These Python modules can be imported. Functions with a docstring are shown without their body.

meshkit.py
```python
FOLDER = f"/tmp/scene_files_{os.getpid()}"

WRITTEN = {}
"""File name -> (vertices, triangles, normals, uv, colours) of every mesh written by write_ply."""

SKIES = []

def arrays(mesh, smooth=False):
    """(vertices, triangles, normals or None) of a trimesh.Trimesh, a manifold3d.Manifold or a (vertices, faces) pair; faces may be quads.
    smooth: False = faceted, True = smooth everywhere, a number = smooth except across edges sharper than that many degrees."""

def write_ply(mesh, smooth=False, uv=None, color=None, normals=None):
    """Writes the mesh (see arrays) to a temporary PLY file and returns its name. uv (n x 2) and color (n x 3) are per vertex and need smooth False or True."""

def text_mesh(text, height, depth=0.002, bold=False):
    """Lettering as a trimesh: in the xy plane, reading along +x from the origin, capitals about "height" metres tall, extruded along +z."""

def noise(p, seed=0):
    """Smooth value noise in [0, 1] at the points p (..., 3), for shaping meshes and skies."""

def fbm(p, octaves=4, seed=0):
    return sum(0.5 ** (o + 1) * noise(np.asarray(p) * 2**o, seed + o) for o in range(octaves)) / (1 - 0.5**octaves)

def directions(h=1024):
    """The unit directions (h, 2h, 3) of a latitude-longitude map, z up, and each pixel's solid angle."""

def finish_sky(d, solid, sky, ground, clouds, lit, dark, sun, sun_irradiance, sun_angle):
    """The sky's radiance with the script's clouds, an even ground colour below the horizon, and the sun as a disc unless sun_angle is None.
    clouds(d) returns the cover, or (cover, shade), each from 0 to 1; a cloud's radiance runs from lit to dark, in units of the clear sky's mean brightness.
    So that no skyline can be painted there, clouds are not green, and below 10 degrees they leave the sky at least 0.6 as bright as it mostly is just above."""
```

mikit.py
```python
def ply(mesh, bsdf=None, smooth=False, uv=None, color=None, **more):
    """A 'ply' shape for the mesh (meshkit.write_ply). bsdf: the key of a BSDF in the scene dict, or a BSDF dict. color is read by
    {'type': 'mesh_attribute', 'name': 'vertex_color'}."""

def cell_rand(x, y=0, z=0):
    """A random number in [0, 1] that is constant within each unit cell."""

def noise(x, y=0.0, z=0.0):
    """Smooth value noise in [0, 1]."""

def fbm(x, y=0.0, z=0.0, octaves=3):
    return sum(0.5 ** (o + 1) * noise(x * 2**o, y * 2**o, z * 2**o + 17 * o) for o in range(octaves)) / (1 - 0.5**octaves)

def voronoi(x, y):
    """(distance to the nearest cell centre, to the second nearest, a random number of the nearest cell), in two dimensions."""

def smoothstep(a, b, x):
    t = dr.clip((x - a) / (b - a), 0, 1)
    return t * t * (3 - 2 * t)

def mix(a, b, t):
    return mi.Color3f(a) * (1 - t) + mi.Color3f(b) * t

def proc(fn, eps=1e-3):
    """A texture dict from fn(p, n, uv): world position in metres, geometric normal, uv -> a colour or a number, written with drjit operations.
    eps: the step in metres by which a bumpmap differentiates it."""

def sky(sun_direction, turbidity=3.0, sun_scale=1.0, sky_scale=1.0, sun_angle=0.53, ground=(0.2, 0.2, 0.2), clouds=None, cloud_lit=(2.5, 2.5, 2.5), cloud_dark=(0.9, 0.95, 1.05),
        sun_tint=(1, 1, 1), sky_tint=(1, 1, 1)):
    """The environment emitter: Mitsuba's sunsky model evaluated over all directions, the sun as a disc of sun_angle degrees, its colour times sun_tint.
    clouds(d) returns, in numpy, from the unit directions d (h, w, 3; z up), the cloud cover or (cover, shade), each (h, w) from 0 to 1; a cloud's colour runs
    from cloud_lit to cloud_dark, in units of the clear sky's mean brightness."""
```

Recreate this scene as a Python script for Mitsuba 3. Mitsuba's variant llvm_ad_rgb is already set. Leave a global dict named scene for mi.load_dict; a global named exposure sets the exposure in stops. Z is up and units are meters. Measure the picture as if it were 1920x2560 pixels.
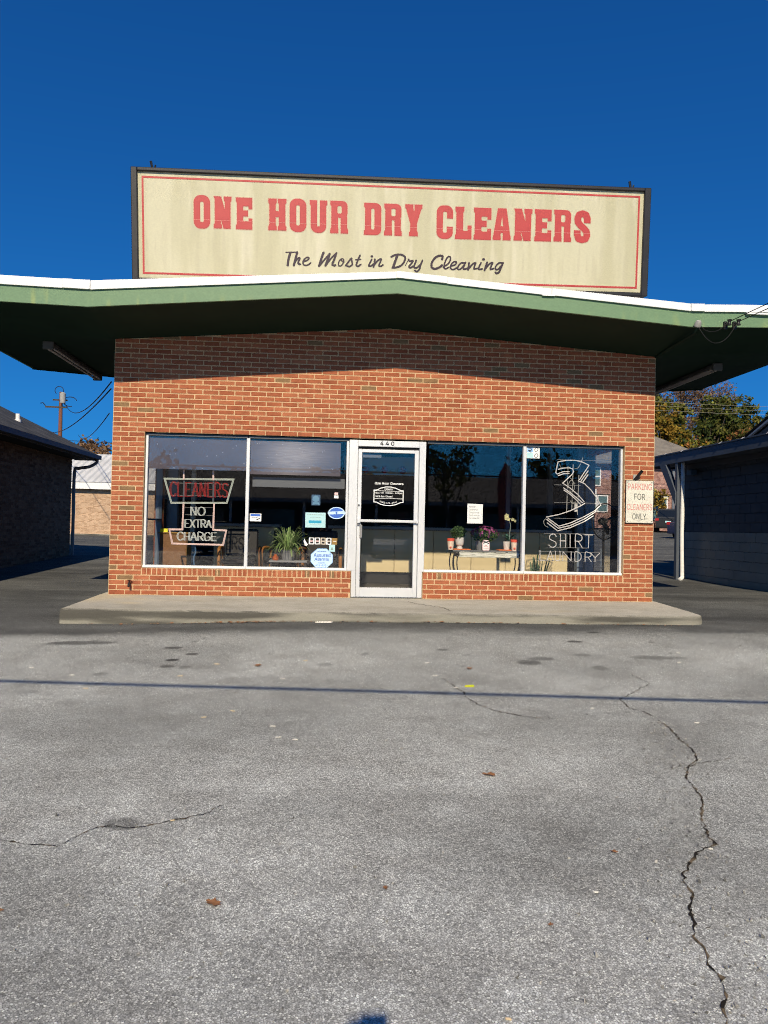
import math, random
import numpy as np
import trimesh
import shapely
from shapely.geometry import Polygon, LineString, Point, box as sbox
from shapely.ops import unary_union
from shapely import affinity
import manifold3d as m3
import drjit as dr
import mitsuba as mi
import mikit, meshkit
from mikit import noise, fbm, voronoi, cell_rand, smoothstep, mix, proc

T = mi.ScalarTransform4f
scene, labels = {}, {}
rng = np.random.default_rng(11)

# ------------------------------------------------------------------ camera, sky, exposure
CAM = np.array([2.8693, -10.3877, 1.1407]); YAW, PITCH, ROLL = 0.0762, 0.0202, 0.0213
FWD = np.array([math.sin(YAW) * math.cos(PITCH), math.cos(YAW) * math.cos(PITCH), math.sin(PITCH)])
_R = np.array([math.cos(YAW), -math.sin(YAW), 0.0]); _U = np.cross(_R, FWD)
UP = -math.sin(ROLL) * _R + math.cos(ROLL) * _U
scene['camera'] = {'type': 'perspective', 'fov_axis': 'y', 'fov': math.degrees(2 * math.atan(1280 / 1900.0)), 'near_clip': 0.01, 'far_clip': 2000.0,
                   'to_world': T().look_at(origin=CAM.tolist(), target=(CAM + FWD).tolist(), up=UP.tolist())}
SUN = np.array([-0.09, -1.0, 0.635])
scene['sky'] = mikit.sky(SUN.tolist(), turbidity=3.0, sky_scale=0.55, sky_tint=(0.10, 0.66, 1.40), sun_tint=(0.93, 1.0, 1.09))
exposure = 1.95

# ------------------------------------------------------------------ ground height
def _ss(a, b, x):
    t = np.clip((np.asarray(x, float) - a) / (b - a), 0, 1)
    return t * t * (3 - 2 * t)
def G(x, y):
    x = np.asarray(x, float); y = np.asarray(y, float)
    near = .07 * _ss(0, 3.2, x) * _ss(-5, -1.7, y)
    slope = -.035 * np.clip(-1.8 - y, 0, 12.0)
    t = np.clip(y - 4, 0, 42)
    right = .02 * t + .00027 * t * t
    left = .025 * np.clip(y - 4, 0, 10)
    w = _ss(2, 8, x)
    return near * (1 - _ss(2, 6, y)) + slope + right * w + left * (1 - w)

# ------------------------------------------------------------------ helpers
def cat(*ms):
    return trimesh.util.concatenate([m for m in ms if m is not None])
def box(x0, x1, y0, y1, z0, z1):
    m = trimesh.creation.box((abs(x1 - x0), abs(y1 - y0), abs(z1 - z0)))
    m.apply_translation(((x0 + x1) / 2, (y0 + y1) / 2, (z0 + z1) / 2))
    return m
def cbox(x0, x1, y0, y1, z0, z1, c=.006):
    """box with chamfered edges"""
    x0, x1, y0, y1, z0, z1 = min(x0, x1), max(x0, x1), min(y0, y1), max(y0, y1), min(z0, z1), max(z0, z1)
    P = []
    for sx in (0, 1):
        for sy in (0, 1):
            for sz in (0, 1):
                b = np.array([x1 if sx else x0, y1 if sy else y0, z1 if sz else z0])
                d = np.array([-c if sx else c, -c if sy else c, -c if sz else c])
                for k in range(3):
                    e = d.copy(); e[k] = 0; P.append(b + e)
    return trimesh.convex.convex_hull(np.array(P))
def tf(m, loc=(0, 0, 0), rz=0., rx=0., ry=0., s=1.):
    m = m.copy()
    M = trimesh.transformations.euler_matrix(rx, ry, rz, 'sxyz')
    M[:3, :3] *= s; M[:3, 3] = loc
    m.apply_transform(M)
    return m
def smoothpts(P, n=6):
    """Catmull-Rom through P"""
    P = np.asarray(P, float)
    if len(P) < 3: return P
    Q = np.vstack([2 * P[0] - P[1], P, 2 * P[-1] - P[-2]]); out = []
    for i in range(1, len(Q) - 2):
        for t in np.linspace(0, 1, n, endpoint=False):
            a, b, c, d = Q[i - 1], Q[i], Q[i + 1], Q[i + 2]
            out.append(.5 * ((2 * b) + (c - a) * t + (2 * a - 5 * b + 4 * c - d) * t * t + (3 * b - 3 * c + d - a) * t ** 3))
    out.append(P[-1])
    return np.array(out)
def tube(P, r, sides=8, cap=True):
    P = np.asarray(P, float)
    r = np.broadcast_to(np.asarray(r, float), (len(P),))
    t = np.gradient(P, axis=0); t /= np.linalg.norm(t, axis=1, keepdims=True) + 1e-12
    a = np.cross(t[0], [0, 0, 1.] if abs(t[0][2]) < .9 else [1., 0, 0]); a /= np.linalg.norm(a)
    ang = np.arange(sides) * 2 * np.pi / sides; V = []
    for i in range(len(P)):
        a = a - t[i] * (a @ t[i]); a /= np.linalg.norm(a) + 1e-12
        b = np.cross(t[i], a)
        V.append(P[i] + r[i] * (np.cos(ang)[:, None] * a + np.sin(ang)[:, None] * b))
    V = np.vstack(V); F = []
    for i in range(len(P) - 1):
        for j in range(sides):
            k = (j + 1) % sides
            A, B, C, D = i * sides + j, i * sides + k, (i + 1) * sides + k, (i + 1) * sides + j
            F += [[A, B, C], [A, C, D]]
    if cap:
        n = len(V); V = np.vstack([V, P[:1], P[-1:]])
        for j in range(sides):
            k = (j + 1) % sides
            F += [[n, k, j], [n + 1, (len(P) - 1) * sides + j, (len(P) - 1) * sides + k]]
    return trimesh.Trimesh(V, np.array(F), process=False)
def quad(a, b, c, d):
    return trimesh.Trimesh(np.array([a, b, c, d], float), [[0, 1, 2], [0, 2, 3]], process=False)
def polys(g):
    return [p for p in getattr(g, 'geoms', [g]) if p.geom_type == 'Polygon' and p.area > 1e-9]
def ext_xz(g, y0, y1):
    """shapely polygon in (x, z) extruded from y0 (front) to y1 (back)"""
    ms = []
    for p in polys(g):
        m = trimesh.creation.extrude_polygon(p, abs(y1 - y0), engine='earcut')
        v = m.vertices.copy(); m.vertices = np.stack([v[:, 0], max(y0, y1) - v[:, 2], v[:, 1]], 1)
        ms.append(m)
    return cat(*ms)
def lathe(prof, sides=20, loc=(0, 0, 0)):
    m = trimesh.creation.revolve(np.array(prof, float), sections=sides)
    m.apply_translation(loc)
    return m
def man(m):
    return m3.Manifold(m3.Mesh(np.asarray(m.vertices, np.float32), np.asarray(m.faces, np.uint32)))
def sph(p, r, n=14):
    return m3.Manifold.sphere(float(r), n).translate([float(x) for x in p])
def bone(p, q, a, b):
    return m3.Manifold.batch_hull([sph(p, a), sph(q, b)])
def tri(M):
    m = M.to_mesh()
    return trimesh.Trimesh(np.array(m.vert_properties[:, :3]), np.array(m.tri_verts), process=True)
def soft(M, l=.03, it=8):
    m = tri(M.refine_to_length(l)); trimesh.smoothing.filter_taubin(m, iterations=it)
    return m
_used = {}
def num(key):
    n = _used.get(key, 0); _used[key] = n + 1
    return key if n == 0 else '%s_%03d' % (key, n)
def add(key, mesh, mat, smooth=False, **k):
    key = num(key); scene[key] = mikit.ply(mesh, mat, smooth=smooth, **k)
    return key
def thing(name, label, category, group=None, kind=None):
    key = num(name)
    lab(key, label, category, group, kind)
    return key
def lab(key, label=None, category=None, group=None, kind=None):
    d = labels.setdefault(key, {})
    for a, b in (('label', label), ('category', category), ('group', group), ('kind', kind)):
        if b: d[a] = b
def txt(s, x0, x1, z0, z1, y, bold=False, depth=.002, fit=True):
    """lettering filling the rectangle x0..x1, z0..z1, facing -y, front face at y - depth"""
    m = meshkit.text_mesh(s, 1.0, depth=1.0, bold=bold)
    v = m.vertices.copy(); lo, hi = v.min(0), v.max(0)
    X = x0 + (v[:, 0] - lo[0]) / (hi[0] - lo[0]) * (x1 - x0); Z = z0 + (v[:, 1] - lo[1]) / (hi[1] - lo[1]) * (z1 - z0)
    m.vertices = np.stack([X, y - v[:, 2] * depth, Z], 1)
    return m

# ------------------------------------------------------------------ materials
def rgb(c): return {'type': 'rgb', 'value': [float(x) for x in c]}
def mat(name, col, rough=.6, spec=.4, metallic=0., two=True, **k):
    d = {'type': 'principled', 'base_color': proc(col) if callable(col) else rgb(col), 'roughness': rough if isinstance(rough, dict) else float(rough), 'specular': spec, 'metallic': metallic, **k}
    scene[name] = {'type': 'twosided', 'bsdf': d} if two else d
    return name
def bumped(name, col, height, scale=1., eps=.002, rough=.8, spec=.3):
    scene[name] = {'type': 'twosided', 'bsdf': {'type': 'bumpmap', 'arbitrary': proc(height, eps), 'scale': scale,
                   'bsdf': {'type': 'principled', 'base_color': proc(col), 'roughness': rough, 'specular': spec}}}
    return name
BW, BH, Z0 = 0.21351, 0.0661, 0.17

def asphalt_col(p, n, uv):
    big = fbm(p.x * .75 + 3, p.y * 1.1, 1.7, 5); mid = fbm(p.x * 4.6, p.y * 6.0, 4.2, 4); fine = fbm(p.x * 22, p.y * 26, 9.2, 3)
    streak = fbm(p.x * .35 + 9, p.y * 2.6, 7.7, 3)
    d1, d2, r = voronoi(p.x * 118, p.y * 118); e1, e2, q = voronoi(p.x * 210 + 5, p.y * 210)
    front = 1 - smoothstep(-2.75, -2.0, p.y + (big - .5) * 1.1 + (mid - .5) * .5)          # worn, pale lot; dark newer sealing at the building
    tone = dr.lerp(mi.Float(.078), mi.Float(.325) + .07 * (1 - smoothstep(-8.0, -4.6, p.y)), front)
    tone = tone * (.78 + .44 * smoothstep(.28, .72, big)) * (.72 + .56 * mid) * (.80 + .40 * fine)
    tone = tone * dr.lerp(mi.Float(1), .50 + 1.05 * streak, 1 - front)
    stone = .32 + 1.25 * r * smoothstep(.02, .4, d2 - d1) + .5 * (q - .5) + .1
    tone = tone * dr.lerp(mi.Float(1), stone, .48 + .30 * front)
    tone = tone + .22 * front * smoothstep(.955, .985, r) * smoothstep(.42, .2, d1)
    v1, v2, vr = voronoi(p.x * 1.7 + .25 * mid, p.y * 1.7 + .25 * fine); rad = .03 + .10 * dr.abs(vr * 7 - dr.floor(vr * 7))
    tone = tone * (1 - .36 * front * smoothstep(-5.2, -4.2, p.y) * dr.select(vr > .62, 1 - smoothstep(rad * .8, rad * 1.1, v1 + (fine - .5) * .05), mi.Float(0)))
    for (sx, sy, a, b, k) in ((4.72, -3.68, .11, .10, .55), (4.85, -3.53, .16, .08, .5), (5.43, -2.79, .08, .05, .7), (5.3, -3.39, .1, .05, .4), (5.97, -3.46, .3, .07, .35), (5.8, -2.29, .08, .05, .6),
                              (1.47, -3.11, .09, .05, .6), (1.56, -3.62, .07, .06, .8), (1.69, -3.39, .07, .05, .7), (1.57, -3.86, .06, .05, .5), (.55, -2.85, .35, .12, .6), (2.0, -6.96, .09, .08, .5), (4.0, -3.2, .06, .05, .5)):
        dd = dr.sqrt(dr.square((p.x - sx) / a) + dr.square((p.y - sy) / b)) + (mid - .5) * .8
        tone = tone * (1 - k * (1 - smoothstep(.6, 1.15, dd)))
    return mix((.985, 1.0, .96), (.955, 1.0, .985), mid) * tone
def asphalt_h(p, n, uv):
    d1, d2, r = voronoi(p.x * 118, p.y * 118)
    return .5 * r * smoothstep(.0, .35, d2 - d1) + .5 * noise(p.x * 60, p.y * 60)
bumped('asphalt', asphalt_col, asphalt_h, scale=.0045, eps=.0015, rough=.75, spec=.3)

def conc_col(p, n, uv):
    a = fbm(p.x * 1.3, p.y * 2.2, p.z * 3, 4); b = fbm(p.x * 9, p.y * 9, p.z * 14, 3); s = noise(p.x * 160, p.y * 160, p.z * 160)
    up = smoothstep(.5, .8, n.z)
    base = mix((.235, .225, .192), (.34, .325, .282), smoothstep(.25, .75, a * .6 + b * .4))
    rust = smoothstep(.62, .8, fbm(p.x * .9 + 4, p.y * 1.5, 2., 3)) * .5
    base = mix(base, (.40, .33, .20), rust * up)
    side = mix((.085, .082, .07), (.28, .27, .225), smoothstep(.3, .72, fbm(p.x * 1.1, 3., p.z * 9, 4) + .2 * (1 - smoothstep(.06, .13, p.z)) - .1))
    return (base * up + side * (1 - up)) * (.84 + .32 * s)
bumped('concrete', conc_col, lambda p, n, uv: fbm(p.x * 60, p.y * 60, p.z * 60, 3), scale=.003, eps=.004, rough=.85)

def brick_col(p, n, uv):
    row = dr.floor((p.z - Z0) / BH); odd = row - 2 * dr.floor(row / 2)
    rowlock = (p.z > Z0 + .262) & (p.z < Z0 + .366) & (p.x > .43) & (p.x < 7.04)
    col = dr.select(rowlock, dr.floor(p.x / .0667), dr.floor(p.x / BW + odd * .5))
    r = cell_rand(col, dr.select(rowlock, mi.Float(99), row), 7); q = cell_rand(col, row, 31)
    f = fbm(p.x * 40, p.z * 70, p.y * 40, 3); g = fbm(p.x * 9, p.z * 18, 5., 2)
    c = mix((.330, .098, .047), (.410, .146, .073), r)
    c = mix(c, (.28, .084, .042), smoothstep(.7, .8, q) * .5)
    c = mix(c, (.235, .145, .075), smoothstep(.966, .972, r))
    return c * (.74 + .42 * f) * (.86 + .28 * g)
mat('brick', brick_col, .85, .25)
def mortar_col(p, n, uv):
    return mix((.50, .345, .195), (.64, .47, .285), fbm(p.x * 7, p.y * 7, p.z * 12, 3)) * (.9 + .2 * noise(p.x * 300, p.y * 300, p.z * 300))
mat('mortar', mortar_col, .95, .1)
def green_col(p, n, uv):
    a = fbm(p.x * 1.5, p.y * 2, p.z * 3, 3); drip = fbm(p.x * 9, 2., p.z * 1.2, 3)
    c = mix((.115, .215, .118), (.145, .245, .135), a)
    low = 1 - smoothstep(3.74, 3.98, p.z)
    c = mix(c, (.30, .36, .115), low * smoothstep(.50, .75, drip) * .55)
    return c * (.93 + .14 * noise(p.x * 60, p.y * 60, p.z * 60))
mat('green_paint', green_col, .55, .4)
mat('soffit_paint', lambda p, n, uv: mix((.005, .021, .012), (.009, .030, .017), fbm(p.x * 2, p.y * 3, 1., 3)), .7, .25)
mat('dark_trim', (.018, .024, .02), .6, .3)
mat('white_metal', lambda p, n, uv: mix((.70, .71, .72), (.84, .84, .83), fbm(p.x * 2.5, p.y * 2, p.z * 14, 3)), .42, .5)
mat('aluminium', lambda p, n, uv: mix((.60, .62, .65), (.74, .755, .77), fbm(p.x * 6, p.y * 6, p.z * 2.2, 3)), .38, .5, .25)
mat('grey_aluminium', (.10, .11, .125), .45, .5, .3)
mat('blue_aluminium', (.16, .21, .27), .45, .5, .2)
def cream_col(p, n, uv):
    s = fbm(p.x * 5.5, 1., p.z * .55, 4); t = fbm(p.x * 17, 4., p.z * 1.6, 3)
    c = mix((.455, .435, .29), (.525, .505, .36), smoothstep(.3, .7, s))
    c = mix(c, (.41, .385, .27), smoothstep(.55, .75, t) * .3)
    c = mix(c, (.60, .575, .45), smoothstep(.62, .8, fbm(p.x * 8 + 7, 2., p.z * .8, 3)) * .45)
    return c * (.95 + .1 * noise(p.x * 90, 0., p.z * 90))
mat('cream_panel', cream_col, .5, .4)
def red_col(p, n, uv):
    return mix((.405, .040, .042), (.455, .056, .056), fbm(p.x * 4, 1., p.z * 4, 3)) * (.96 + .08 * noise(p.x * 80, 1., p.z * 80))
mat('red_vinyl', red_col, .5, .4)
mat('pink_halo', (.50, .37, .27), .5, .4)
mat('purple_vinyl', (.030, .018, .028), .45, .4)
mat('black_metal', lambda p, n, uv: mix((.007, .007, .010), (.017, .017, .020), fbm(p.x * 3, p.y * 5, p.z * 4, 3)), .5, .45)
mat('black_plastic', (.012, .012, .013), .4, .5)
mat('black_vinyl', (.01, .01, .011), .6, .4)
scene['glass'] = {'type': 'thindielectric', 'int_ior': 1.6}
def film_col(p, n, uv):
    a = fbm(p.x * 2.2, 3., p.z * 2.6, 4); sc = fbm(p.x * 9, 1., p.z * 60, 3); sp, s2, r = voronoi(p.x * 16, p.z * 22)
    blob = dr.exp(-dr.square((p.x - 2.42) / .40) - dr.square((p.z - 2.10) / .26))
    c = mix((.052, .043, .062), (.090, .076, .094), a) + mi.Color3f(.19, .18, .17) * blob * (.5 + .8 * sc)
    return mix(c, (.40, .40, .44), (1 - smoothstep(.05, .13, sp)) * smoothstep(.9, .93, r))
mat('window_film', film_col, .35, .5)
# interior
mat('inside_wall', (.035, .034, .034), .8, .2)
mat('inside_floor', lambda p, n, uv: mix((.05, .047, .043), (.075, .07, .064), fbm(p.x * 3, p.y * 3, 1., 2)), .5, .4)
mat('tan_laminate', lambda p, n, uv: mix((.55, .455, .26), (.62, .52, .31), fbm(p.x * .8, 2., p.z * 14, 3)), .45, .4)
mat('grey_laminate', (.23, .235, .24), .4, .4)
mat('light_wood', lambda p, n, uv: mix((.27, .11, .028), (.36, .165, .048), fbm(p.x * 60, p.y * 60, p.z * 7, 3)), .4, .5)
def weave_col(p, n, uv):
    a = .5 + .5 * dr.sin(p.x * 420.0) * dr.sin(p.z * 420.0)
    return mix((.10, .045, .018), (.26, .14, .065), a * .7 + .3 * fbm(p.x * 20, 1., p.z * 20, 2))
mat('woven_wood', weave_col, .6, .3)
mat('white_wash', lambda p, n, uv: mix((.36, .37, .31), (.66, .66, .58), smoothstep(.35, .6, fbm(p.x * 8, 1., p.z * 70, 3))), .6, .3)
mat('wrought_iron', (.055, .05, .045), .4, .5, .4)
mat('paper', (.80, .82, .82), .7, .2)
mat('ink', (.03, .03, .035), .6, .3)
mat('pale_green_ink', (.25, .33, .30), .6, .3)
mat('pale_blue', (.42, .66, .70), .5, .3)
mat('mid_blue', (.05, .14, .52), .5, .3)
mat('sky_blue', (.30, .52, .84), .5, .3)
mat('white_blue', (.52, .70, .90), .5, .3)
mat('teal_blue', (.03, .32, .50), .5, .3)
mat('rosette_blue', (.10, .22, .34), .5, .3)
mat('slate_blue', (.045, .10, .18), .5, .3)
mat('neon_white', (.62, .60, .585), .2, .5)
mat('neon_grey', (.55, .59, .56), .2, .5)
mat('neon_pink', (.72, .54, .50), .2, .5)
mat('neon_green', (.42, .47, .42), .2, .5)
mat('neon_red', (.30, .018, .012), .2, .5)
mat('red_lid', (.70, .10, .06), .4, .5)
mat('orange_ceramic', (.72, .20, .07), .4, .5)
mat('amber_glass', (.35, .07, .005), .2, .5)
mat('cup_paper', (.78, .62, .50), .5, .3)
mat('white_ceramic', (.60, .58, .55), .35, .5)
mat('grey_ceramic', (.16, .165, .17), .4, .5)
mat('pink_card', (.78, .55, .56), .5, .3)
mat('yellow_card', (.72, .70, .02), .5, .3)
mat('tan_card', (.58, .52, .44), .5, .3)
mat('brown_card', (.28, .17, .05), .5, .3)
def leafmat(name, tr=.35):
    scene[name] = {'type': 'principledthin', 'base_color': {'type': 'mesh_attribute', 'name': 'vertex_color'}, 'roughness': .55, 'diff_trans': tr}
leafmat('leaf')
mat('bark', lambda p, n, uv: mix((.045, .036, .028), (.11, .09, .07), fbm(p.x * 6, p.y * 6, p.z * 1.5, 3)), .9, .1)
# neighbours
def shingle_col(p, n, uv):
    r = cell_rand(dr.floor(p.y * 3.2 + dr.floor(p.z * 9) * .37), dr.floor(p.z * 9), 3)
    return mix((.022, .024, .028), (.055, .056, .06), r * .6 + .4 * fbm(p.x * 5, p.y * 5, p.z * 5, 2))
mat('dark_shingle', shingle_col, .85, .2)
mat('grey_shingle', lambda p, n, uv: mix((.13, .115, .10), (.22, .20, .175), cell_rand(dr.floor(p.x * 2.2 + dr.floor(p.z * 5) * .4), dr.floor(p.z * 5), 2) * .6 + .4 * fbm(p.x, p.y, p.z, 2)), .9, .15)
def dull_brick(p, n, uv):
    row = dr.floor(p.z / .0667); c = dr.floor(p.y / .203 + .5 * (row - 2 * dr.floor(row / 2)))
    return mix((.105, .070, .045), (.21, .15, .10), cell_rand(c, row, 5)) * (.8 + .4 * fbm(p.y * 30, p.z * 50, 1., 2))
mat('dull_brick', dull_brick, .9, .15)
mat('dull_mortar', (.16, .14, .12), .95, .1)
def farbrick(c1, c2, mo):
    def f(p, n, uv):
        row = dr.floor(p.z / .0762); s = p.x / .215 + .5 * (row - 2 * dr.floor(row / 2)); c = dr.floor(s)
        fz, fx = p.z / .0762 - row, s - c
        joint = dr.maximum(smoothstep(.80, .9, fz), smoothstep(.92, .96, fx))
        return mix(mix(c1, c2, cell_rand(c, row, 3)), mo, joint * .8) * (.85 + .3 * fbm(p.x * .8, 1., p.z * .8, 3))
    return f
mat('tan_brick', farbrick((.36, .22, .135), (.56, .39, .26), (.55, .45, .34)), .9, .15)
mat('apartment_brick', farbrick((.16, .062, .052), (.40, .23, .19), (.48, .40, .36)), .9, .15)
mat('roof_metal', lambda p, n, uv: mix((.44, .45, .45), (.58, .58, .57), smoothstep(.1, .3, dr.abs(p.x * 2.2 - dr.floor(p.x * 2.2) - .5))) * (.9 + .2 * fbm(p.x, p.y, 1., 2)), .5, .4)
mat('white_trim', (.78, .78, .77), .5, .4)
mat('slate_paint', lambda p, n, uv: mix((.055, .07, .095), (.085, .10, .125), fbm(p.x * 2, p.y * 2, p.z * 2, 3)), .6, .35)
mat('block_pale', lambda p, n, uv: mix((.24, .235, .20), (.34, .33, .285), fbm(p.x * 3, p.y * 3, p.z * 3, 4)) * (.85 + .3 * noise(p.x * 120, p.y * 120, p.z * 120)), .8, .2)
mat('block_dark', lambda p, n, uv: mix((.040, .050, .062), (.060, .072, .085), fbm(p.x * 3, p.y * 3, p.z * 3, 4)), .65, .3)
mat('block_joint', (.06, .064, .068), .95, .1)
mat('pale_rake', (.20, .22, .25), .5, .4)
mat('grey_siding', (.13, .15, .18), .6, .3)
mat('window_glass', (.10, .17, .17), .08, .6)
mat('car_black', (.012, .014, .017), .18, .6, clearcoat=.8)
mat('car_blue', (.015, .022, .06), .18, .6, clearcoat=.8)
mat('car_white', (.62, .62, .62), .2, .6, clearcoat=.8)
mat('car_glass', (.01, .012, .015), .06, .7)
mat('rubber', (.012, .012, .012), .9, .1)
mat('tail_red', (.42, .02, .02), .25, .5)
mat('pole_wood', (.20, .085, .055), .9, .1)
mat('wire', (.012, .012, .014), .6, .3)
mat('pale_wire', (.26, .25, .20), .6, .3)
mat('fixture_grey', (.11, .115, .11), .5, .4)
mat('porcelain', (.32, .32, .30), .4, .5)
mat('crack_dirt', lambda p, n, uv: mix((.022, .02, .018), (.16, .125, .085), smoothstep(.42, .72, fbm(p.x * 30, p.y * 30, 1., 3))), .95, .05)
mat('dead_leaf', lambda p, n, uv: mix((.16, .075, .035), (.34, .17, .085), fbm(p.x * 60, p.y * 60, 1., 3)), .8, .2)
mat('grit', lambda p, n, uv: mix((.10, .10, .095), (.42, .41, .38), cell_rand(dr.floor(p.x * 40), dr.floor(p.y * 40), 3)), .9, .1)
mat('litter_white', (.72, .70, .64), .7, .2)
mat('litter_straw', (.62, .50, .33), .8, .2)
mat('litter_yellow', (.68, .70, .02), .5, .3)
mat('sign_white', lambda p, n, uv: (lambda v: mix((.60, .585, .50), (.72, .70, .61), fbm(p.x * 5, 1., p.z * 7, 3)) * (1 - .38 * (1 - smoothstep(.0, .045, v[1] - v[0]))))(voronoi(p.x * 9 + .6 * fbm(p.x * 6, 1., p.z * 6, 2), p.z * 14)), .5, .4)
mat('faded_red', (.56, .20, .18), .6, .3)
mat('faded_black', (.07, .08, .075), .6, .3)
mat('skin', (.50, .30, .22), .5, .4)
mat('navy_cloth', (.03, .035, .06), .9, .1)
mat('denim', (.05, .07, .12), .9, .1)
mat('hair', (.03, .02, .015), .6, .3)
mat('flag_cloth', (.30, .08, .07), .8, .2)

# ------------------------------------------------------------------ ground
def lines(lo, hi, c, fine, far):
    v = [c]; s = fine
    while v[-1] < hi: v.append(v[-1] + s); s = min(s * 1.10, far)
    w = [c]; s = fine
    while w[-1] > lo: w.append(w[-1] - s); s = min(s * 1.10, far)
    return np.array(sorted(set(v + w)))
gx, gy = lines(-450, 450, 3.5, .25, 30), lines(-300, 600, -3., .22, 30)
XX, YY = np.meshgrid(gx, gy, indexing='ij')
ZZ = G(XX, YY)
ZZ = ZZ + .012 * (meshkit.fbm(np.stack([XX * .6, YY * .6, XX * 0], -1), 2, 3) - .5) * (np.abs(YY + 6) < 7)
V = np.stack([XX, YY, ZZ], -1).reshape(-1, 3)
I, J = np.meshgrid(np.arange(len(gx) - 1), np.arange(len(gy) - 1), indexing='ij'); n_ = len(gy)
F = np.stack([I * n_ + J, (I + 1) * n_ + J, (I + 1) * n_ + J + 1, I * n_ + J + 1], -1).reshape(-1, 4)
scene['parking_lot'] = mikit.ply((V, F), 'asphalt', smooth=True)
lab('parking_lot', 'worn grey asphalt parking lot in front of the cleaners', kind='structure')
_tri = trimesh.Trimesh(V, np.vstack([F[:, [0, 1, 2]], F[:, [0, 2, 3]]]), process=False)
def GZ(x, y):
    """height of the finished sheet (bilinear in its own grid)"""
    i = np.clip(np.searchsorted(gx, x) - 1, 0, len(gx) - 2); j = np.clip(np.searchsorted(gy, y) - 1, 0, len(gy) - 2)
    a, b = (x - gx[i]) / (gx[i + 1] - gx[i]), (y - gy[j]) / (gy[j + 1] - gy[j])
    return (1 - a) * (1 - b) * ZZ[i, j] + a * (1 - b) * ZZ[i + 1, j] + (1 - a) * b * ZZ[i, j + 1] + a * b * ZZ[i + 1, j + 1]

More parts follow.
